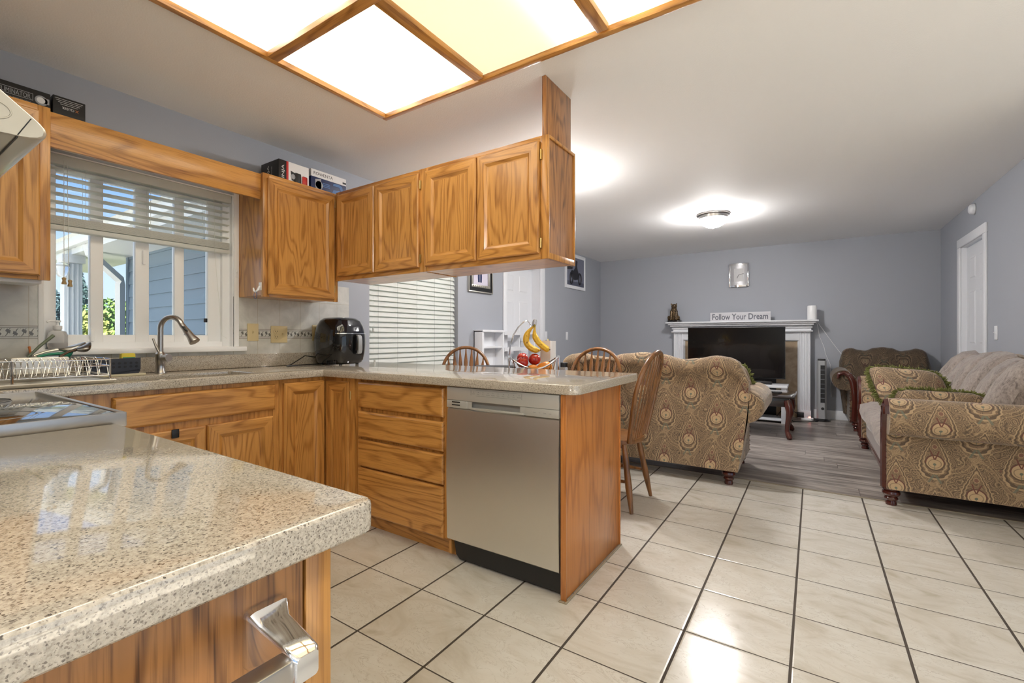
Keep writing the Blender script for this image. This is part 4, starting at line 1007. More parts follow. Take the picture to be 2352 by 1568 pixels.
def skin(z0, z1, wd, d):
    rings = []
    for i in range(11):
        z = z0 + (z1 - z0) * i / 10; r_ = None
        for (ra, za), (rb, zb) in zip(AFP, AFP[1:]):
            if za <= z <= zb: r_ = ra + (rb - ra) * (z - za) / (zb - za)
        row = []
        for k in range(15):
            a = -wd + 2 * wd * k / 14; c_, s_ = math.cos(a), math.sin(a); q = (abs(c_) ** 3.2 + abs(s_) ** 3.2) ** (-1 / 3.2)
            row.append(AF + fu * (r_ * 1.08 * c_ * q + d) + su * (r_ + d * .6) * s_ * q + Z_ * z)
        rings.append(row)
    return rings
part('drawer_front', MB().loft(skin(.03, .222, 1.0, .004), closed=False), Mat('fryer_drawer', lin(16, 16, 17), .12, Coat_Weight=.5).m, t)
part('control_panel', MB().loft(skin(.229, .318, 1.0, .0035), closed=False), Mat('fryer_panel', lin(14, 18, 30), .04, Coat_Weight=.7).m, t)
part('trim_line', MB().loft(skin(.2215, .2275, 1.0, .0055), closed=False), CHROME, t)
rr = AF + fu * .163
m = MB(); hp = [(.155, .205), (.182, .212), (.196, .20), (.200, .16), (.198, .10), (.190, .075), (.172, .07)]
for s in (0,): m.loft([[AF + fu * p + Z_ * q + su * w_ for p, q in hp] for w_ in (-.017, .017)])
part('handle', MB().loft([[AF + fu * a + su * b + Z_ * z for a, b in ((x - .012, -.017), (x, -.017), (x + .003, 0), (x, .017), (x - .012, .017))] for x, z in ((.165, .215), (.185, .215), (.197, .205), (.203, .17), (.203, .11), (.196, .083), (.185, .076), (.165, .076))]), SILVERP, t)
part('foot', MB().lathe([(.012, 0), (.012, .006)], AF + fu * .09 + su * .08, 12).lathe([(.012, 0), (.012, .006)], AF + fu * .09 - su * .08, 12).lathe([(.012, 0), (.012, .006)], AF - fu * .09 - su * .08, 12), BLACKP, t)
m = MB()
for k in range(5): q = AF + fu * (.02 + k * .02) - su * .139; m.box(q.x - .003, q.y - .004, CT + .008, q.x + .003, q.y + .004, CT + .03)
part('vent_slots', m, BLACKP, t)
m = MB().tube([AF - fu * .13 - su * .05 + Z_ * .045, (-3.07, 1.99, CT + .055), (-3.06, 1.93, CT + .065), (-3.05, 1.88, CT + .04), (-3.02, 1.80, CT + .008), (-2.97, 1.74, CT + .005), (-2.93, 1.72, CT + .005), (-2.94, 1.78, CT + .005), (-2.96, 1.90, CT + .005), (-2.97, 2.02, CT + .006)], .0035, 8)
part('power_cord', m, BLACKP, t)

# ------------------------------------------------------------------ dining corner
TBX0, TBX1, TBY0, TBY1 = -2.36, -1.38, 2.56, 3.10
t = thing('dining_table', 'dark topped dining table behind the peninsula', 'table', (-1.77, 3.0, 0))
part('tabletop', MB().box(TBX0, TBY0, .73, TBX1, TBY1, .76, .006), DARKWD, t)
part('apron', MB().box(TBX0 + .06, TBY0 + .06, .66, TBX1 - .06, TBY1 - .06, .73), CHAIRW, t)
for x in (TBX0 + .07, TBX1 - .07):
    for y in (TBY0 + .07, TBY1 - .07): part('leg', MB().lathe([(.02, 0), (.026, .1), (.034, .4), (.028, .5), (.036, .56), (.036, .66)], (x, y, 0), 16), CHAIRW, t)
def windsor():
    t = thing('dining_chair', 'x', 'chair', (0, 0, 0), 'oak windsor dining chairs')
    zs = .445; poly = []
    for k in range(28):
        a = 2 * math.pi * k / 28; q = (abs(math.cos(a)) ** 2.6 + abs(math.sin(a)) ** 2.6) ** (-1 / 2.6)
        wv = .215 - .02 * (math.sin(a) < 0) ; poly.append((wv * math.cos(a) * q, .205 * math.sin(a) * q))
    rings = [[V((x * s, y * s, z)) for x, y in poly] for s, z in ((.9, zs - .034), (.985, zs - .026), (1.0, zs - .012), (.985, zs), (.93, zs + .002), (.7, zs - .008), (.1, zs - .010))]
    part('seat', MB().loft(rings), CHAIRW, t)
    for sx_ in (-1, 1):
        for sy_ in (-1, 1):
            a = V((sx_ * .14, sy_ * .13, zs - .03)); b = V((sx_ * .20, sy_ * (.19 if sy_ > 0 else .20), 0)); n_ = 8
            part('leg', MB().tube([a.lerp(b, k / n_) for k in range(n_ + 1)], [.014, .018, .021, .019, .021, .022, .019, .015, .012], 12), CHAIRW, t)
    lp = lambda sx_, sy_, q: V((sx_ * .14, sy_ * .13, zs - .03)).lerp(V((sx_ * .20, sy_ * .195, 0)), q)
    for sx_ in (-1, 1): part('stretcher', MB().tube([lp(sx_, 1, .55), lp(sx_, 1, .55).lerp(lp(sx_, -1, .55), .5), lp(sx_, -1, .55)], [.009, .014, .009], 10), CHAIRW, t)
    part('stretcher', MB().tube([(-.172, 0, .2), (0, 0, .2), (.172, 0, .2)], [.009, .014, .009], 10), CHAIRW, t)
    def bk(x, z):      # back plane leans to the rear
        return V((x, -.165 - (z - zs) * .22 - .05 * (1 - (x / .22) ** 2) * .4, z))
    pts = []
    for k in range(33):
        a = math.pi * k / 32; x = -.222 * math.cos(a); z = zs + .30 + .265 * math.sin(a) ** .85 if 0 < k < 32 else zs + .30
        pts.append(bk(x, z))
    pre = [bk(-.165, zs - .01), bk(-.19, zs + .1), bk(-.212, zs + .2)]; post = [bk(.212, zs + .2), bk(.19, zs + .1), bk(.165, zs - .01)]
    part('back_hoop', MB().tube(pre + pts + post, .0155, 12), CHAIRW, t)
    for i in range(7):
        q = (i - 3) / 3; x0, x1 = q * .115, q * .170; zt_ = zs + .30 + .265 * max(0, 1 - (x1 / .222) ** 2) ** .43
        rings = []
        for k in range(13):
            f = k / 12; z = zs + (zt_ - zs) * f; x = x0 + (x1 - x0) * f
            wv = .0065 + .0115 * math.exp(-((f - .74) / .22) ** 2) if f < .74 else .0055 + .0125 * math.exp(-((f - .74) / .13) ** 2)
            c_ = bk(x, z); rings.append([c_ + V((wv * math.cos(a * math.pi / 5), .0055 * math.sin(a * math.pi / 5), 0)) for a in range(10)])
        part('spindle', MB().loft(rings), CHAIRW, t)
    return t
ch = windsor()
ch.location = (-1.15, 3.0, 0); ch.rotation_euler = (0, 0, R(90)); ch['label'] = 'oak windsor chair standing clear beside the peninsula end panel'
dup(ch, (-1.53, 3.35, 0), R(180), 'oak windsor chair in front of the loveseat, its hoop seen above the worktop')
dup(ch, (-2.62, 3.20, 0), R(-143), 'oak windsor chair in front of the white blind, only its hoop top showing')

# fruit basket
FB = V((-1.66, 2.80, .76))
ux = V((.835, .55, 0)).normalized(); uy = V((-.55, .835, 0)).normalized()
t = thing('fruit_basket', 'chrome wire fruit basket with banana hook behind the worktop', 'fruit basket', FB)
HW = .176
m = MB()
for s in (-1, 1):
    for d in (-.008, .008): m.tube([FB + ux * s * HW + uy * d + Z_ * .003, FB + ux * s * HW + uy * d + Z_ * .212], .0055, 10)
    m.tube([FB + ux * s * HW + Z_ * .21 - uy * .014, FB + ux * s * HW + Z_ * .21 + uy * .014], .009, 10)
    m.tube([FB + ux * s * HW - uy * .09 + Z_ * .006, FB + ux * s * HW + uy * .09 + Z_ * .006], .005, 8)
part('post', m, CHROME, t)
m = MB(); rim = []
for k in range(48):
    a = 2 * math.pi * k / 48; rim.append(FB + ux * (HW - .012) * math.cos(a) + uy * .135 * math.sin(a) + Z_ * (.132 + .072 * math.cos(a) ** 2 * (1 if True else 0)))
m.tube(rim, .0055, 10, closed=True); part('rim', m, CHROME, t)
m = MB()
for k in range(0, 48, 3):
    p = rim[k]; q = FB + (p - FB) * .28; q.z = FB.z + .055; mid_ = FB + (p - FB) * .78; mid_.z = FB.z + .085
    m.tube([p, mid_, q], .0025, 6)
m.tube([FB + ux * .045 * math.cos(a * math.pi / 10) + uy * .038 * math.sin(a * math.pi / 10) + Z_ * .055 for a in range(20)], .003, 6, closed=True)
part('wires', m, CHROME, t)
hk = [FB + ux * a + Z_ * c_ for a, c_ in ((-.176, .205), (-.168, .29), (-.146, .362), (-.110, .420), (-.070, .458), (-.046, .468), (-.030, .448), (-.022, .425), (-.012, .418), (-.004, .428))]
part('hook', MB().tube(hk, .005, 10), CHROME, t)
BANM = Mat('banana_skin', rough=.45)
nb = BANM.noise(BANM.coord(), 60, 3); BANM.color(BANM.ramp(nb, [(.3, lin(244, 204, 70)), (.62, lin(238, 192, 58)), (.74, lin(150, 100, 30))]))
BTIP = Mat('banana_tip', lin(58, 40, 22), .7).m; BSTEM = Mat('banana_stem', lin(170, 150, 50), .6).m
def banana(label, pts, w):
    P = [FB + ux * a + uy * b + Z_ * c_ for a, b, c_ in pts]
    # smooth path
    Q = []
    for i in range(len(P) - 1):
        p0, p1, p2, p3 = P[max(i - 1, 0)], P[i], P[i + 1], P[min(i + 2, len(P) - 1)]
        for k in range(5):
            s = k / 5; Q.append(.5 * ((2 * p1) + (p2 - p0) * s + (2 * p0 - 5 * p1 + 4 * p2 - p3) * s * s + (3 * p1 - p0 - 3 * p2 + p3) * s ** 3))
    Q.append(P[-1]); n = len(Q)
    rs = []
    for i in range(n):
        f = i / (n - 1); rs.append(w * (min(1, .38 + max(0, f - .08) * 3.2) if f < .4 else max(.35, min(1, (1.03 - f) * 5.5))))
    t = thing('banana', label, 'banana', Q[0], 'bananas on the hook')
    part('skin', MB().tube(Q, rs, 7), BANM.m, t, ang=50)
    part('stem', MB().tube([Q[0] + (Q[0] - Q[1]).normalized() * .018, Q[0]], [.006, .007], 7), BSTEM, t)
    part('tip', MB().tube([Q[-1], Q[-1] + (Q[-1] - Q[-2]).normalized() * .006], [.0055, .004], 7), BTIP, t)
banana('left banana, bowed furthest toward the hook arm', [(-.004, 0, .425), (-.042, 0, .380), (-.056, 0, .325), (-.034, 0, .283), (.008, 0, .258), (.044, 0, .256)], .0225)
banana('right banana, its dark tip pointing to the paper towel', [(.004, -.028, .418), (.004, -.032, .365), (.022, -.032, .325), (.058, -.03, .287), (.092, -.03, .264), (.108, -.03, .260)], .022)
part('tie_tape', MB().lathe([(.014, -.02), (.018, 0), (.016, .02), (.01, .03)], FB + ux * .004 + Z_ * .445, 12, (.2, 0, 1)), CLEARP, bpy.data.objects['fruit_basket'], label='clear wrap around the banana stems')
APM = Mat('apple_skin', rough=.25, Coat_Weight=.3)
na = APM.noise(APM.scale(APM.coord(), (1, 1, .35)), 26, 4, .6); APM.color(APM.ramp(na, [(.3, lin(150, 20, 22)), (.55, lin(190, 44, 34)), (.75, lin(222, 120, 70))]))
def apple(label, c, r):
    c = FB + ux * c[0] + uy * c[1] + Z_ * c[2]; t = thing('apple', label, 'apple', c, 'apples in the basket'); pr = []
    for k in range(19):
        th = math.pi * k / 18; rr_ = r * math.sin(th) * (1 + .06 * math.cos(th)); zz = -r * .9 * math.cos(th)
        if th > 2.6: zz -= (th - 2.6) * r * .30
        if th < .35: zz += (.35 - th) * r * .25
        pr.append((max(rr_, .0004), zz))
    part('skin', MB().lathe(pr, c, 28, (.25, -.35, 1)), APM.m, t); q = V((.25, -.35, 1)).normalized()
    part('stalk', MB().tube([c + q * r * .72, c + q * r * 1.02], .0018, 6), BTIP, t)
apple('upper apple at the back left of the fruit basket', (-.080, .045, .198), .041)
apple('streaky apple at the front left of the fruit basket', (-.082, -.045, .172), .041)
apple('dark red apple resting on the oranges in the middle', (.004, -.01, .192), .044)
ORM = Mat('orange_peel', lin(232, 146, 46), .45); ORM.bump(ORM.noise(ORM.coord(), 320, 1), .25, .001)
for i, (q, lb) in enumerate((((-.008, -.05, .118), 'orange below the dark red apple'), ((.062, -.045, .130), 'orange at the front centre of the basket'), ((.092, .030, .134), 'orange nearest the right post of the basket'))):
    c_ = FB + ux * q[0] + uy * q[1] + Z_ * q[2]; t = thing('orange', lb, 'orange', c_, 'oranges in the basket')
    part('peel', MB().sphere(c_, .042, 24, sq=(1, 1, .94)), ORM.m, t); part('navel', MB().lathe([(.004, 0), (.001, .002)], c_ + Z_ * .0388, 10), BTIP, t)
# paper towel
pt = V((-1.70, 3.08, .76)); t = thing('paper_towel_roll', 'white paper towel roll standing behind the fruit basket', 'paper towel', pt)
part('base', MB().lathe([(.075, 0), (.075, .01), (.01, .012)], pt, 24), CHROME, t); part('roll', MB().lathe([(.018, .014), (.060, .014), (.060, .318), (.018, .318)], pt, 32).box(pt.x - .015, pt.y - .0615, pt.z + .02, pt.x + .055, pt.y - .0590, pt.z + .322, .0005), PAPER, t); part('rod', MB().tube([pt + Z_ * .01, pt + Z_ * .335], .006, 8), CHROME, t)
jr = V((-1.655, 3.26, .76)); t = thing('spice_jar', 'glass jar with black lid standing left of the middle chair', 'jar', jr)
part('glass', MB().lathe([(.001, 0), (.03, .001), (.031, .01), (.031, .10), (.027, .112)], jr, 24), CLEARP, t); part('lid', MB().lathe([(.029, .112), (.029, .145), (.026, .148), (.001, .148)], jr, 24), BLACKP, t)
t = thing('serving_box', 'flat black box on the dining table beside the fruit basket', 'box', (-2.02, 2.86, .76))
part('body', MB().obox((-2.12, 2.72, .76), V((.8, .6, 0)), V((-.6, .8, 0)), Z_, .30, .22, .112, .01), DARKWD, t)
part('lid', MB().obox((-2.124, 2.722, .872), V((.8, .6, 0)), V((-.6, .8, 0)), Z_, .305, .225, .012, .004), BLACKP, t)

# white shelf unit in front of the door
t = thing('shelf_unit', 'low white shelf unit standing before the left door', 'shelf', (-2.95, 4.3, 0))
m = MB(); s0, s1, sx0, sx1 = 3.96, 4.38, -3.115, -2.995
m.box(sx0, s0, 0, sx1, s0 + .03, 1.18, .002).box(sx0, s1 - .03, 0, sx1, s1, 1.18, .002).box(sx0, s0, 1.165, sx1 + .005, s1, 1.19, .002).box(sx0, s0, 0, sx0 + .012, s1, 1.18)
part('frame', m, WHITE, t)
for z in (.06, .42, .72, .985): part('shelf', MB().box(sx0 + .012, s0 + .03, z, sx1 - .01, s1 - .03, z + .022, .002), WHITE, t)
m = MB()
for z in (1.165, .975, .70): m.box(sx0, s1, z - .02, sx1 - .02, 5.14, z + .005, .002).prism([(0, 0), (.5, 0), (.5, .03), (.25, .055), (0, .04)], (sx1 - .02, s1 + .02, z - .03), Y_, Z_, X_, .012)
m.box(sx0, 5.11, 0, sx1 - .03, 5.14, 1.17, .002).box(sx0, 4.76, 0, sx0 + .08, 4.785, 1.16)
part('open_rack', m, WHITE, t)

# pictures
def frame_yz(name, label, y0, y1, z0, z1, fw_, mats, x=XL, d=.022):
    t = thing(name, label, 'picture', (x, (y0 + y1) / 2, z0)); m = MB()
    m.loops((x, y0, z0), Y_, Z_, X_, y1 - y0, z1 - z0, [(0, 0), (0, d), (fw_ * .3, d), (fw_ * .35, d - .006), (fw_, d - .006), (fw_, .006)])
    part('frame', m, mats, t); return t
t = frame_yz('framed_portrait', 'portrait in a wide black and silver frame beside the blind', 3.86, 4.29, 1.615, 2.15, .045, BLACKP)
m = MB()
for a, b, c_, d_ in ((3.855, 1.605, 4.295, 1.618), (3.855, 1.618, 3.868, 2.15), (4.282, 1.618, 4.295, 2.15)): m.box(XL, a, b, XL + .026, c_, d_, .002)
for a, b, c_, d_ in ((3.905, 1.66, 4.245, 1.69), (3.905, 1.69, 3.935, 2.075), (4.215, 1.69, 4.245, 2.075), (3.905, 2.075, 4.245, 2.105)): m.box(XL + .01, a, b, XL + .024, c_, d_, .002)
for k in range(9): m.sphere((XL + .024, 3.93 + k * .036, 1.675), .009, 8)
part('silver_liner', m, Mat('old_silver', (.55, .53, .47, 1), .35, .8).m, t)
part('photo', MB().box(XL + .006, 3.935, 1.69, XL + .010, 4.215, 2.075), PALEPR, t)
m = MB(); q = XL + .0105
for s in (-1, 1): m.prism([(0, 0), (.03, 0), (.034, .06), (.028, .16), (0, .16)] if s > 0 else [(0, 0), (-.03, 0), (-.034, .06), (-.028, .16), (0, .16)], (q, 4.065 + s * .004, 1.72), Y_, Z_, X_, .001)
m.prism([(-.04, 0), (.04, 0), (.055, .12), (.03, .16), (-.03, .16), (-.055, .12)], (q, 4.065, 1.87), Y_, Z_, X_, .001); part('figure', m, NAVY, t)
t = frame_yz('framed_photo', 'black and white motorcycle photograph in a white frame', 6.17, 6.87, 1.86, 2.40, .05, WHITE)
part('photo', MB().box(XL + .006, 6.22, 1.91, XL + .0165, 6.82, 2.35), Mat('photo_grey', lin(112, 116, 134), .5).m, t)
m = MB(); q = XL + .017
for cy_, cz_, r_ in ((6.36, 2.02, .085), (6.66, 2.03, .085)): m.tube([(q, cy_ + r_ * .55 * math.cos(a * math.pi / 10), cz_ + r_ * math.sin(a * math.pi / 10)) for a in range(20)], .014, 6, closed=True)
m.prism([(6.36, 2.03), (6.48, 2.0), (6.60, 2.02), (6.66, 2.05), (6.60, 2.14), (6.56, 2.22), (6.58, 2.30), (6.52, 2.31), (6.50, 2.20), (6.44, 2.14), (6.38, 2.15), (6.33, 2.10)], (q, 0, 0), Y_, Z_, X_, .002)
m.prism([(6.22, 2.14), (6.40, 2.16), (6.42, 2.24), (6.22, 2.22)], (q - .001, 0, 0), Y_, Z_, X_, .002); part('motorcycle', m, Mat('photo_black', lin(30, 30, 38), .5).m, t)
part('photo_ground', MB().box(XL + .0165, 6.22, 1.91, XL + .0168, 6.82, 1.975), Mat('photo_dark', lin(78, 82, 100), .5).m, t)

# ------------------------------------------------------------------ upholstery
def arcuv(rings, u0=None, flip=False):
    """uv in metres: u along the rings, v along each ring"""
    uv = []; us = [0]
    for i in range(1, len(rings)): us.append(us[-1] + (V(rings[i][0]) - V(rings[i - 1][0])).length)
    for i, r_ in enumerate(rings):
        row = [0]; n = len(r_)
        for k in range(n): row.append(row[-1] + (V(r_[(k + 1) % n]) - V(r_[k])).length)
        uv.append([(us[i] + (u0 or 0), q) for q in row])
    return uv
def camel(a):
    P = [(0, .985), (.18, .974), (.40, .936), (.54, .946), (.72, .970), (.84, .958), (.92, .925), (1.0, .79)]
    for (x0, h0), (x1, h1) in zip(P, P[1:]):
        if a <= x1:
            s = (a - x0) / (x1 - x0); s = s * s * (3 - 2 * s); return h0 + (h1 - h0) * s
    return P[-1][1]
BUN = [(.030, 0), (.031, .012), (.027, .028), (.034, .034), (.038, .044), (.034, .052), (.030, .056), (.044, .066), (.050, .078), (.046, .092), (.038, .098), (.050, .104), (.052, .115), (.05, .122)]
def sofa(name, label, cat, W, D, lobes, seats, loc, rz, bw=None, hs=1.0, armz=.60, FABRIC=FABRIC, CHEN=CHEN, cush=0.0):
    t = thing(name, label, cat, (0, 0, 0)); hw = W / 2; bw = bw or hw - .005
    # back: rear face, rolled top, inner face
    rings = []; uvs = []; nx = 49
    for i in range(nx):
        a = -1 + 2 * i / (nx - 1); x = a * bw; h = camel(abs(a)) * hs; sh = h - .125
        thin = 1 if abs(a) < .9 else 1 - .35 * ((abs(a) - .9) / .1)
        prof = [(.10, .115), (.0, .115), (.0, .3), (.0, .5), (.0, .7 * sh + .3 * .5), (.0, sh - .004), (-.004, sh), (-.022, sh + .012), (-.036, sh + .045), (-.034, sh + .08), (-.014, h - .016), (.022, h), (.07, h - .002), (.115, h - .02), (.16, h - .07), (.20, h - .16), (.25, .5), (.27, .3), (.2, .115)]
        tp = lambda z: 1 - .095 * (1 - min(1, max(0, (z - .15) / .45))) ** 1.5
        rings.append([V((x * tp(z), y * thin, z)) for y, z in prof])
        L = [0]
        row = []
        for (y, z) in prof:
            row.append(z if y < .06 else h + (y - .02) * 1.2 + max(0, (h - z)) if z > .2 else z)
        # rear face uses its height, the roll and inner face continue by arc length
        acc = prof[0][1]; row = []
        for k, (y, z) in enumerate(prof):
            if k >= 1: acc = z if k <= 5 else acc + math.hypot(y - prof[k - 1][0], z - prof[k - 1][1])
            row.append((x, acc))
        row.append((x, acc + .1)); uvs.append(row)
    part('back', MB().loft(rings, uv=uvs), FABRIC, t, ang=60)
    # arms
    for s in (-1, 1):
        cx, cz, r_ = hw + .015, armz, .118; pr = [(hw - .045, .115), (hw - .045, .3), (hw - .045, .5 * (armz - .11) + .2), (hw - .045, armz - .118), (hw - .02, armz - .125)]
        for k in range(13):
            a = -math.pi / 2 + .1 + (math.pi * 1.08) * k / 12; pr.append((cx + r_ * math.cos(a), cz + r_ * math.sin(a)))
        pr += [(hw - .15, armz - .02), (hw - .16, .45), (hw - .16, .115)]
        rings = [];  uvs = []
        for y, k_ in ((.002, .93), (.02, .98), (.06, 1), (D * .35, 1), (D * .65, 1), (D - .09, 1), (D - .055, .99)):
            c_ = V((hw - .06, 0, armz - .1)); ring = [V((s * (c_.x + (x - c_.x) * k_), y, c_.z + (z - c_.z) * (k_ if z > .2 else 1))) for x, z in pr]
            if s < 0: pass
            rings.append(ring)
            acc = .115; row = []
            for k, (x, z) in enumerate(pr):
                if k: acc += math.hypot(x - pr[k - 1][0], z - pr[k - 1][1])
                row.append((y + .11, acc))
            row.append((y + .11, acc + .2)); uvs.append(row)
        if s > 0: rings.reverse(); uvs.reverse()
        mb = MB().loft(rings, uv=uvs, caps=False)
        for rg, rev in ((rings[0], True), (rings[-1], False)):
            n = len(rg); mb.add(rg, [list(range(n - 1, -1, -1)) if rev else list(range(n))], 0, [(p.x, p.z) for p in rg])
        part('arm', mb, FABRIC, t, ang=50)
        # carved show-wood on the arm front
        path = [(cx + .055, cz + .02), (cx + .05, cz + .065), (cx + .0, cz + .085), (cx - .055, cz + .06), (cx - .085, cz - .01), (cx - .10, cz - .12), (cx - .105, cz - .25), (cx - .10, .20), (cx - .095, .12)]
        wd = [.012, .022, .028, .032, .034, .032, .028, .028, .03]
        rr = []
        for i, (x, z) in enumerate(path):
            p0, p1 = path[max(i - 1, 0)], path[min(i + 1, len(path) - 1)]; tx, tz = p1[0] - p0[0], p1[1] - p0[1]; L = math.hypot(tx, tz); nx_, nz_ = -tz / L, tx / L
            rr.append([V((s * (x + nx_ * o), D - .056 + d, z + nz_ * o)) for o, d in ((-wd[i], 0), (-wd[i] * .8, .022), (0, .03), (wd[i] * .8, .022), (wd[i], 0))])
        mw = MB().loft(rr); 
        for k in range(9): mw.sphere((s * (cx - .06), D - .05, cz - .16 - k * .04), .006, 6)
        part('show_wood', mw, MAHOG, t)
    # front rail and seat
    part('front_rail', MB().box(-hw + .13, .12, .13, hw - .13, D - .09, .32, .02), CHEN, t)
    part('rail_moulding', MB().box(-hw + .1, D - .10, .115, hw - .1, D - .075, .15, .006), MAHOG, t)
    sw = (W - .32) / seats
    for i in range(seats):
        x0 = -hw + .16 + i * sw; rings = []
        for k in range(9):
            x = x0 + sw * k / 8; q = 1 - abs(k / 4 - 1) ** 3; e_ = .018 + .022 * q
            pr = [(.22, .31), (D - .07, .31), (D - .035 - .02 * (1 - q), .35), (D - .02 - .03 * (1 - q), .40), (D - .04, .445), (D - .12, .455 + e_), (D * .55, .455 + e_ * 1.2), (.26, .455 + e_), (.20, .42)]
            rings.append([V((x, y, z)) for y, z in pr])
        part('seat_cushion', MB().loft(rings, uv=arcuv(rings, x0)), CHEN, t, ang=60)
    lw = (W - .30) / max(lobes, 1)
    for i in range(lobes):
        x0 = -hw + .15 + i * lw; rings = []
        for k in range(11):
            f = k / 10 * 2 - 1; q = math.sqrt(max(0, 1 - abs(f) ** 2.4)); x = x0 + lw * (k / 10); h = camel(min(1, abs(x) / bw)) * hs
            top = h - .018 + cush + .012 * q; bl = .075 * q
            pr = [(.10, top - .05), (.10, top), (.135 + bl * .5, top - .012), (.18 + bl * .9, top - .07), (.24 + bl, top - .17), (.29 + bl, top - .29), (.32 + bl, top - .40), (.32, .46), (.22, .46)]
            rings.append([V((x, y, z)) for y, z in pr])
        part('back_cushion', MB().loft(rings, uv=arcuv(rings, x0)), CHEN, t, ang=70)
    for x in (-hw + .11, hw - .11):
        for y in (.08, D - .085): part('leg', MB().lathe(BUN, (x, y, 0), 20), MAHOG, t)
    t.location = loc; t.rotation_euler = (0, 0, rz); BASE[t.name] = V(loc); return t
sofa('loveseat', 'damask loveseat seen from behind, backing onto the dining corner', 'sofa', 1.48, .86, 4, 2, (-1.165, 3.71, 0), 0, bw=.775, cush=-.02)
sofa('sofa', 'long damask sofa along the right wall with fringed cushions', 'sofa', 2.04, .93, 6, 3, (1.275, 4.825, 0), R(90), cush=.03)
sofa('armchair', 'damask armchair in the far corner by the tower fan', 'armchair', .84, .84, 0, 1, (.735, 7.50, 0), R(180), bw=.45, FABRIC=FABDARK, CHEN=FABDARK)

def cushion(label, c, u, v, w_, h_, th):
    c, u, v = V(c), V(u).normalized(), V(v).normalized(); n = u.cross(v)
    t = thing('throw_cushion', label, 'cushion', c, 'green fringed throw cushions'); rings = []
    N_ = 40; uvs = []
    for s, d in ((1.0, 0.0), (.93, .34), (.8, .62), (.6, .84), (.35, .96), (.05, 1.0)):
        ring = []
        for k in range(N_):
            a = 2 * math.pi * k / N_; c_, s_ = math.cos(a), math.sin(a); q = (abs(c_) ** 5 + abs(s_) ** 5) ** (-.2)
            x, y = c_ * q * s, s_ * q * s; pinch = 1 - .06 * (1 - abs(x * y))
            ring.append((x * w_ / 2 * pinch, y * h_ / 2 * pinch, d * th / 2))
        rings.append(ring)
    full = [[(x, y, -z) for x, y, z in r_] for r_ in reversed(rings[1:])] + rings
    W3 = [[c + u * x + v * y + n * z for x, y, z in r_] for r_ in full]
    uv = [[(x + .0, y + .18) for x, y, z in r_] + [(r_[0][0], r_[0][1] + .18)] for r_ in full]
    part('cover', MB().loft(W3, uv=uv), FABRIC, t, ang=80)
    m = MB(); rnd = random.Random(3)
    for k in range(620):
        a = 2 * math.pi * k / 620; c_, s_ = math.cos(a), math.sin(a); q = (abs(c_) ** 5 + abs(s_) ** 5) ** (-.2)
        p = c + u * c_ * q * w_ / 2 * .96 + v * s_ * q * h_ / 2 * .96 + n * rnd.uniform(-.012, .012); o = (u * c_ + v * s_).normalized()
        d = o * rnd.uniform(.022, .036) + n * rnd.uniform(-.024, .024) + o.cross(n) * rnd.uniform(-.016, .016) + Z_ * -.010
        m.tube([p, p + d * .5 + n * rnd.uniform(-.006, .006), p + d], [.0034, .004, .002], 4)
    part('fringe', m, FRINGE, t, label='olive green fringe')
cushion('green fringed cushion leaning on the sofa back, farther from the camera', (.66, 4.92, .69), (.83, .05, -.06), (-.22, .55, .78), .50, .40, .15)
cushion('green fringed cushion standing behind the near sofa arm', (.71, 4.16, .585), (1, .03, -.02), (.02, .30, .95), .50, .34, .14)
cushion('cushion on the loveseat, only its green corner showing past the right edge', (-.55, 4.15, .70), (.5, .5, .1), (-.3, .2, .9), .36, .36, .12)

# ------------------------------------------------------------------ coffee table, tv, fireplace
t = thing('coffee_table', 'dark cabriole-legged coffee table in front of the television', 'table', (-.72, 6.08, 0))
part('tabletop', MB().box(-1.30, 5.75, .445, -.165, 6.42, .468, .008), DARKWD, t)
part('apron', MB().box(-1.25, 5.80, .345, -.22, 6.37, .446, .004), DARKWD, t)
def cabriole(x, y, dx, dy):
    P = [(.0, .42, .036), (.012, .36, .042), (.022, .30, .038), (.012, .22, .030), (-.002, .14, .024), (-.004, .08, .023), (.012, .04, .029), (.020, .018, .030), (.014, .0, .022)]
    part('leg', MB().tube([(x + dx * o, y + dy * o, z) for o, z, r_ in P], [r_ for o, z, r_ in P], 14), MAHOG, t)
for x, dx in ((-1.25, -1), (-.235, 1)):
    for y, dy in ((5.805, -1), (6.36, 1)): cabriole(x, y, dx, dy)
t2 = thing('remote_control', 'dark remote lying on the coffee table', 'remote', (-.38, 6.05, .468)); part('body', MB().box(-.47, 6.03, .4685, -.30, 6.075, .486, .005), BLACKP, t2)
m = MB()
for k in range(6): m.box(-.46 + k * .024, 6.04, .486, -.448 + k * .024, 6.065, .488, .001)
part('button', m, GREYP, t2)
solid('pen', 'white pen lying on the right edge of the coffee table', 'pen', MB().tube([(-.20, 5.78, .475), (-.18, 5.92, .475)], .006, 8), WVINYL)

t = thing('tv_stand', 'low white television stand with open shelf', 'tv stand', (-.95, 6.95, 0))
m = MB().box(-1.62, 6.78, .455, -.275, 7.18, .485, .003); part('top', m, WHITE, t)
for x in (-1.62, -.98, -.345):
    part('side_panel', MB().box(x, 6.80, 0, x + .055 if x > -.5 else x + .03, 7.16, .455, .002), WHITE, t)
part('shelf', MB().box(-1.59, 6.80, .22, -.345, 7.16, .24, .002), WHITE, t); part('shelf', MB().box(-1.59, 6.80, .03, -.345, 7.16, .05, .002), WHITE, t)
t = thing('television', 'large black flat television on the white stand', 'television', (-.92, 7.02, .486))
part('bezel', MB().box(-1.538, 7.02, .553, -.31, 7.055, 1.25, .004), BLACKP, t)
part('screen', MB().box(-1.53, 7.0185, .566, -.318, 7.0205, 1.242), Mat('tv_screen', lin(6, 6, 8), .13, Coat_Weight=.3).m, t)
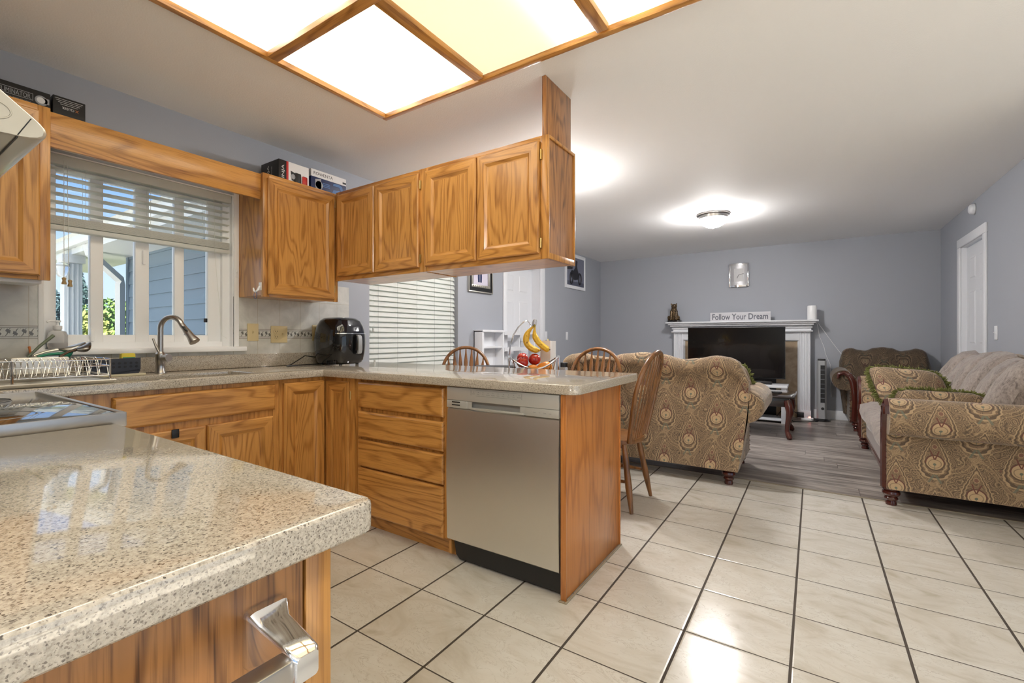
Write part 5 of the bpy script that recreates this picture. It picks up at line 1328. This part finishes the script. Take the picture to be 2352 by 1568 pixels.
m = MB().box(-.98, 7.03, .49, -.86, 7.045, .56, .003).box(-1.12, 6.93, .486, -.72, 7.12, .498, .004); part('stand', m, BLACKG, t)
t = thing('set_top_box', 'small black box on the television stand', 'media box', (-.55, 6.95, .486)); part('case', MB().box(-.66, 6.90, .4862, -.46, 7.0, .525, .004), BLACKP, t); part('indicator', MB().box(-.645, 6.899, .50, -.635, 6.9005, .505), GREYP, t)
t = thing('subwoofer', 'black box on the lower shelf of the television stand', 'speaker', (-.7, 6.95, .05)); part('case', MB().box(-.85, 6.84, .0505, -.60, 7.1, .20, .006), BLACKP, t); part('grille', MB().lathe([(.06, 0), (.055, .004), (.03, .002)], (-.725, 6.84, .125), 24, (0, -1, 0)), DARKG, t)

t = thing('fireplace', 'white fireplace mantel with fluted pilasters and tan tile surround', 'fireplace', (-.93, 7.4, 0))
m = MB().box(-1.93, 7.27, 1.322, .06, YB - .001, 1.345, .005).box(-1.90, 7.30, 1.300, .03, YB - .001, 1.322, .008).box(-1.875, 7.33, 1.275, .005, YB - .001, 1.30, .006)
part('mantel_shelf', m, WHITE, t)
m = MB().box(-1.845, 7.40, 1.19, -.025, YB - .001, 1.275).box(-1.865, 7.375, 1.185, -.005, YB - .001, 1.205, .004).box(-1.86, 7.38, 1.235, -.01, YB - .001, 1.262, .006)
m.box(-1.69, 7.43, 1.07, -.17, YB - .001, 1.19); part('frieze', m, WHITE, t)
for x0, x1 in ((-1.838, -1.69), (-.170, -.035)):
    pts = [(x0, YB - .001), (x0, 7.42)]; n_ = 6
    for k in range(n_):
        a = x0 + .012 + (x1 - x0 - .024) * k / n_; wv = (x1 - x0 - .024) / n_
        pts += [(a, 7.42), (a + wv * .25, 7.428), (a + wv * .75, 7.428), (a + wv, 7.42)]
    pts += [(x1, 7.42), (x1, YB - .001)]
    part('pilaster', MB().prism(pts, (0, 0, .11), X_, Y_, Z_, 1.08), WHITE, t, ang=15)
    part('plinth', MB().box(x0 - .008, 7.408, 0, x1 + .008, YB - .001, .11, .003), WHITE, t)
TAN = Mat('surround_tile', rough=.35); nq = TAN.noise(TAN.coord(), 7, 4, .6, 1); TAN.color(TAN.ramp(nq, [(.3, lin(150, 126, 98)), (.7, lin(186, 164, 134))]))
m = MB().box(-1.69, 7.47, 0, -1.42, YB - .001, 1.07).box(-.44, 7.47, 0, -.17, YB - .001, 1.07).box(-1.42, 7.47, .80, -.44, YB - .001, 1.07); part('tile_surround', m, TAN.m, t)
part('firebox', MB().box(-1.42, 7.51, 0, -.44, YB - .001, .80), BLACKP, t)
part('inner_trim', MB().box(-.185, 7.455, 0, -.17, 7.47, 1.055).box(-1.69, 7.455, 0, -1.675, 7.47, 1.055).box(-1.69, 7.455, 1.055, -.17, 7.47, 1.07), WHITE, t)

# mantel things
t = thing('word_sign', 'pale wooden sign lettered Follow Your Dream on the mantel', 'sign', (-.9, 7.37, 1.345))
m = MB()
for k in range(3): m.box(-1.292, 7.36, 1.3455 + k * .043, -.503, 7.378, 1.3455 + k * .043 + .0425, .0015)
part('board', m, Mat('whitewashed_wood', lin(206, 206, 210), .6).m, t)
part('lettering', text_mb('Follow Your Dream', (-.898, 7.3594, 1.41), X_, Z_, w=.73, h=.088, off=.018), Mat('sign_ink', lin(98, 100, 110), .6).m, t)
t = thing('tiger_statue', 'small bronze seated tiger statue on the mantel left end', 'statue', (-1.82, 7.38, 1.345))
BRZ = Mat('bronze', rough=.35, metal=.35); nq = BRZ.noise(BRZ.coord(), 60, 3, .6); BRZ.color(BRZ.ramp(nq, [(.4, lin(40, 32, 26)), (.55, lin(110, 88, 58)), (.7, lin(150, 124, 86))]))
part('plinth', MB().box(-1.91, 7.32, 1.3455, -1.71, 7.44, 1.375, .008), BLACKG, t)
m = MB()
m.tube([(-1.83, 7.42, 1.372), (-1.83, 7.41, 1.42), (-1.825, 7.39, 1.48), (-1.822, 7.375, 1.535), (-1.82, 7.365, 1.575)], [.058, .068, .058, .046, .038], 18)
m.sphere((-1.815, 7.352, 1.592), .042, 18, sq=(1.05, 1, .95)); m.sphere((-1.812, 7.315, 1.578), .02, 12, sq=(1.1, 1, .8))
for s in (-1, 1):
    m.tube([(-1.82 + s * .034, 7.36, 1.615), (-1.82 + s * .04, 7.358, 1.638)], [.014, .006], 10)
    m.tube([(-1.82 + s * .035, 7.36, 1.52), (-1.82 + s * .036, 7.335, 1.45), (-1.82 + s * .036, 7.332, 1.378)], [.024, .018, .016], 12); m.sphere((-1.82 + s * .036, 7.325, 1.384), .02, 10, sq=(.9, 1.3, .6))
    m.tube([(-1.83 + s * .05, 7.42, 1.40), (-1.83 + s * .062, 7.37, 1.415), (-1.83 + s * .06, 7.35, 1.385)], [.036, .034, .02], 12)
m.tube([(-1.80, 7.43, 1.39), (-1.76, 7.41, 1.385), (-1.735, 7.37, 1.385)], [.014, .012, .008], 10)
part('tiger', m, BRZ.m, t)
t = thing('wifi_router', 'white cylindrical router at the right end of the mantel', 'router', (-.015, 7.38, 1.345))
part('body', MB().lathe([(.052, 0), (.056, .006), (.056, .18), (.050, .19), (.001, .19)], (-.015, 7.38, 1.3455), 32), WVINYL, t)
part('vent', MB().lathe([(.03, .1905), (.028, .192)], (-.015, 7.38, 1.3455), 24), GREYP, t)
solid('power_cable', 'white cable running taut from the router toward the armchair', 'cable', MB().tube([(.02, 7.42, 1.35), (.055, 7.50, 1.30), (.25, 7.535, .98), (.42, 7.535, .72)], .0035, 6), WVINYL)
solid('power_cable', 'slack white cable curling down beside the mantel toward the tower fan', 'cable', MB().tube([(.02, 7.43, 1.348), (.045, 7.52, 1.28), (.07, 7.538, 1.12), (.12, 7.538, .98), (.14, 7.538, .88), (.19, 7.538, .74), (.2, 7.538, .3)], .003, 6), WVINYL)
t = thing('wall_clock', 'silver framed rectangular clock with curved face on the back wall', 'clock', (-.93, YB, 1.86))
def bow(x, d): return YB - d - .028 * (1 - ((x + .928) / .135) ** 2)
xs_ = [-1.062 + .268 * k / 12 for k in range(13)]
def panel(x0, x1, z0, z1, d): return [[V((x0 + (x1 - x0) * k / 10, bow(x0 + (x1 - x0) * k / 10, d), z)) for k in range(11)] for z in (z0, z1)]
part('back', MB().box(-1.055, YB - .012, 1.868, -.80, YB - .001, 2.195, .003), NICKEL, t)
part('face', MB().loft(list(reversed(panel(-1.04, -.816, 1.885, 2.18, .012))), closed=False), Mat('clock_silver', (.45, .45, .46, 1), .42, .5).m, t)
part('dial', MB().loft(list(reversed(panel(-.99, -.866, 1.935, 2.13, .0135))), closed=False), Mat('dial', lin(205, 205, 205), .5).m, t)
m = MB()
for x0, x1 in ((-1.064, -1.040), (-.816, -.792)): m.box(x0, YB - .03, 1.858, x1, YB - .002, 2.205, .006)
for z0, z1 in ((1.858, 1.882), (2.182, 2.205)):
    m.loft([[V((x, bow(x, d), z)) for d, z in ((0, z0), (.018, z0), (.018, z1), (0, z1))] for x in xs_])
part('frame', m, CHROME, t)
cy_ = bow(-.928, .018); m = MB().obox((-.928, cy_, 2.03), V((.97, 0, .22)), V((-.22, 0, .97)), -Y_, .075, .006, .002).obox((-.930, cy_, 2.03), V((-.45, 0, -.9)), V((.9, 0, -.45)), -Y_, .05, .007, .002); part('hand', m, BLACKP, t)

# tower fan, power strip, wires
FC = (.090, 7.36); t = thing('tower_fan', 'slim silver tower fan standing beside the fireplace', 'fan', (FC[0], FC[1], 0))
part('base', MB().lathe([(.105, 0), (.105, .012), (.09, .02), (.03, .03), (.001, .03)], (FC[0], FC[1], 0), 32), BLACKG, t)
part('column', MB().loft([[V((FC[0] + x, FC[1] + y, z)) for x, y in ((-.055, -.04), (-.035, -.058), (.035, -.058), (.055, -.04), (.055, .05), (-.055, .05))] for z in (.03, .80)]), SILVERP, t)
part('top_cap', MB().box(FC[0] - .045, FC[1] - .045, .80, FC[0] + .045, FC[1] + .04, .822, .006), BLACKP, t)
m = MB().box(FC[0] - .012, FC[1] - .0605, .24, FC[0] + .036, FC[1] - .056, .74); gp = part('grille', m, BLACKP, t)
m = MB()
for k in range(9): m.box(FC[0] - .012, FC[1] - .063, .24 + k * .0622, FC[0] + .036, FC[1] - .059, .244 + k * .0622)
part('grille_bar', m, GREYP, t)
part('badge', MB().lathe([(.018, 0), (.015, .002)], (FC[0] + .012, FC[1] - .058, .165), 20, (0, -1, 0)), DARKG, t)
t = thing('power_strip', 'white power strip with red glowing switch on the floor by the fan', 'power strip', (-.06, 7.28, 0))
part('body', MB().box(-.14, 7.25, .0005, .0, 7.30, .035, .006), WVINYL, t); part('switch', MB().box(-.055, 7.262, .034, -.03, 7.286, .05, .004), emit('red_neon', (1, .12, .08, 1), 1.6), t, label='red lit rocker switch')
t = thing('power_adapter', 'black power adapter plugged in beside the power strip', 'adapter', (-.15, 7.28, .036)); part('body', MB().box(-.185, 7.24, .0365, -.105, 7.31, .10, .006), BLACKP, t)
part('cord', MB().tube([(-.18, 7.27, .08), (-.25, 7.22, .13), (-.36, 7.15, .12), (-.42, 7.1, .04), (-.45, 7.05, .01)], .005, 6), BLACKP, t)
solid('floor_cable', 'black cable looping over the floor between television stand and power strip', 'cable', MB().tube([(-.02, 7.24, .02), (.05, 7.2, .005), (-.06, 7.12, .005), (-.22, 7.06, .005), (-.30, 7.1, .06), (-.27, 7.2, .10), (-.33, 7.02, .05), (-.40, 6.98, .006), (-.30, 6.93, .005), (-.26, 7.0, .03)], .005, 6), BLACKP)

# ------------------------------------------------------------------ outdoors
WEXT = Mat('white_exterior_paint', lin(196, 201, 204), .5).m
GRASS = Mat('yard_grass', rough=.9); nq = GRASS.noise(GRASS.coord(), 3, 5); GRASS.color(GRASS.ramp(nq, [(.3, lin(48, 54, 40)), (.7, lin(66, 72, 54))]))
g = struct('ground', MB().box(-60, -30, -.35, XL - .16, 40, -.30), GRASS.m)
struct('patio', MB().box(-8.6, -3, -.30, XL - .16, 2.2, -.14), Mat('concrete', lin(176, 173, 167), .8).m)
SID = Mat('lap_siding_blue_grey', lin(102, 120, 137), .6).m
m = MB(); z = -.3
while z < 2.15:
    m.prism([(0, 0), (-.022, 0), (-.006, .165), (0, .165)], (-7.34, 2.2, z), Y_, Z_, X_, 7.34 + XL - .16); z += .16
m.box(-7.34, 2.2, -.3, XL - .161, 2.35, 2.2)
# jogged wing also closes the view to the right
t = struct('exterior_wall', m, SID, label='blue grey lap siding of the house wing outside')
struct('exterior_corner_board', MB().box(-7.37, 2.17, -.3, -7.30, 2.30, 2.16, .004), SID)
m = MB().box(-9.6, 1.72, 2.13, XL - .2, 1.76, 2.32).box(-9.6, 1.76, 2.13, XL - .2, 2.35, 2.15).box(-9.6, 1.66, 2.20, XL - .2, 1.72, 2.32, .01)
m.prism([(1.62, 2.32), (1.72, 2.34), (4.5, 3.15), (4.5, 3.08), (1.72, 2.28)], (-9.6, 0, 0), Y_, Z_, X_, 6.3)
struct('roof_eave', m, WEXT, label='white painted eave and gutter of the house wing outside')
struct('shadow_roof', MB().box(XL - .35, YR - .3, ZC + .13, XE + .12, 8, ZC + .35), WEXT)  # unseen low slab put in as shadow caster for the sun
struct('patio_2', MB().box(-6, -14, -.30, 8, YR - .13, -.02), Mat('concrete_2', lin(200, 196, 188), .8).m)
t = thing('patio_post', 'white square porch post outside the left window pane', 'post', (-7.75, 1.74, -.3))
m = MB().box(-7.835, 1.655, -.14, -7.665, 1.825, 2.13, .004)
for z0, z1 in ((-.14, .05), (2.03, 2.13)): m.box(-7.86, 1.63, z0, -7.64, 1.85, z1, .006)
part('shaft', m, WEXT, t)
m = MB()
for k in range(3): m.box(-7.664, 1.685 + k * .045, .06, -7.655, 1.70 + k * .045, 2.02, .002)
part('fluting', m, WEXT, t)
t = thing('downspout', 'pale downspout bending from the eave to the wing corner outside', 'downspout', (-7.45, 2.1, -.3))
part('pipe', MB().tube([(-7.12, 1.74, 2.2), (-7.12, 1.76, 2.10), (-7.34, 2.10, 1.84), (-7.36, 2.11, 1.78), (-7.36, 2.11, -.3)], .05, 4), WEXT, t)
t = thing('porch_lamp', 'small clear hanging lantern by the porch post outside', 'lamp', (-7.55, 1.73, 1.85))
part('shade', MB().lathe([(.03, .0), (.06, .04), (.075, .14), (.03, .17)], (-7.50, 1.60, 1.83), 12), CLEARP, t); part('arm', MB().tube([(-7.66, 1.70, 2.0), (-7.50, 1.60, 2.0)], .008, 6), BLACKP, t)
def tree(label, c, h, rad, cols, n, kind, group='trees in the yard'):
    rnd = random.Random(hash((c[0], n)) % 1000); c = V(c)
    LM = Mat('leaves_' + str(n), rough=.7); q = LM.noise(LM.coord(), 4, 3); LM.color(LM.ramp(q, [(.35, lin(*cols[0])), (.7, lin(*cols[1]))]))
    t = thing('conifer' if kind else 'shrub', label, 'tree', c, group); m = MB()
    for k in range(n):
        if kind:
            f = rnd.random() ** .8; rr_ = rad * (1 - f) + .08; a = rnd.uniform(0, 6.283); d = math.sqrt(rnd.uniform(.25, 1)) * rr_; p = c + V((math.cos(a) * d, math.sin(a) * d, .3 + f * (h - .3)))
        else:
            while True:
                p = V((rnd.uniform(-1, 1), rnd.uniform(-1, 1), rnd.uniform(-1, 1)))
                if .35 < p.length < 1 + .25 * mnoise.noise(p * 2.5): break
            p = c + V((p.x * rad, p.y * rad, h * .5 + p.z * h * .5))
        u_ = V((rnd.gauss(0, 1), rnd.gauss(0, 1), rnd.gauss(0, .7))).normalized(); v_ = u_.orthogonal().normalized(); s = rnd.uniform(.07, .15) * (.85 if kind else .55)
        m.add([p - u_ * s, p + v_ * s * .45, p + u_ * s, p - v_ * s * .45], [[0, 1, 2, 3]])
    part('foliage', m, LM.m, t)
    part('trunk', MB().tube([c, c + Z_ * h * .45, c + Z_ * h * .9], [rad * .07, rad * .05, .02], 8), Mat('bark', lin(80, 66, 54), .9).m, t)
G0 = -.3
tree('tall dark blue-green conifer beyond the porch post', (-30.0, 7.0, G0), 4.6, 1.15, ((28, 46, 52), (66, 92, 92)), 5000, True)
tree('dark conifer at the far left of the kitchen window', (-26.0, 5.3, G0), 3.3, .9, ((30, 48, 56), (60, 86, 92)), 4000, True)
tree('bright yellow-green shrub beside the porch post', (-11.6, 2.86, G0), 1.9, .40, ((92, 104, 44), (136, 146, 76)), 3000, False)
tree('leafy green shrub between the porch post and the house wing', (-13.4, 3.76, G0), 2.3, .46, ((52, 82, 32), (94, 120, 54)), 3600, False)
tree('round green shrub hedge far behind the porch', (-19.0, 4.62, G0), 2.4, .7, ((58, 90, 42), (104, 132, 66)), 3000, False)
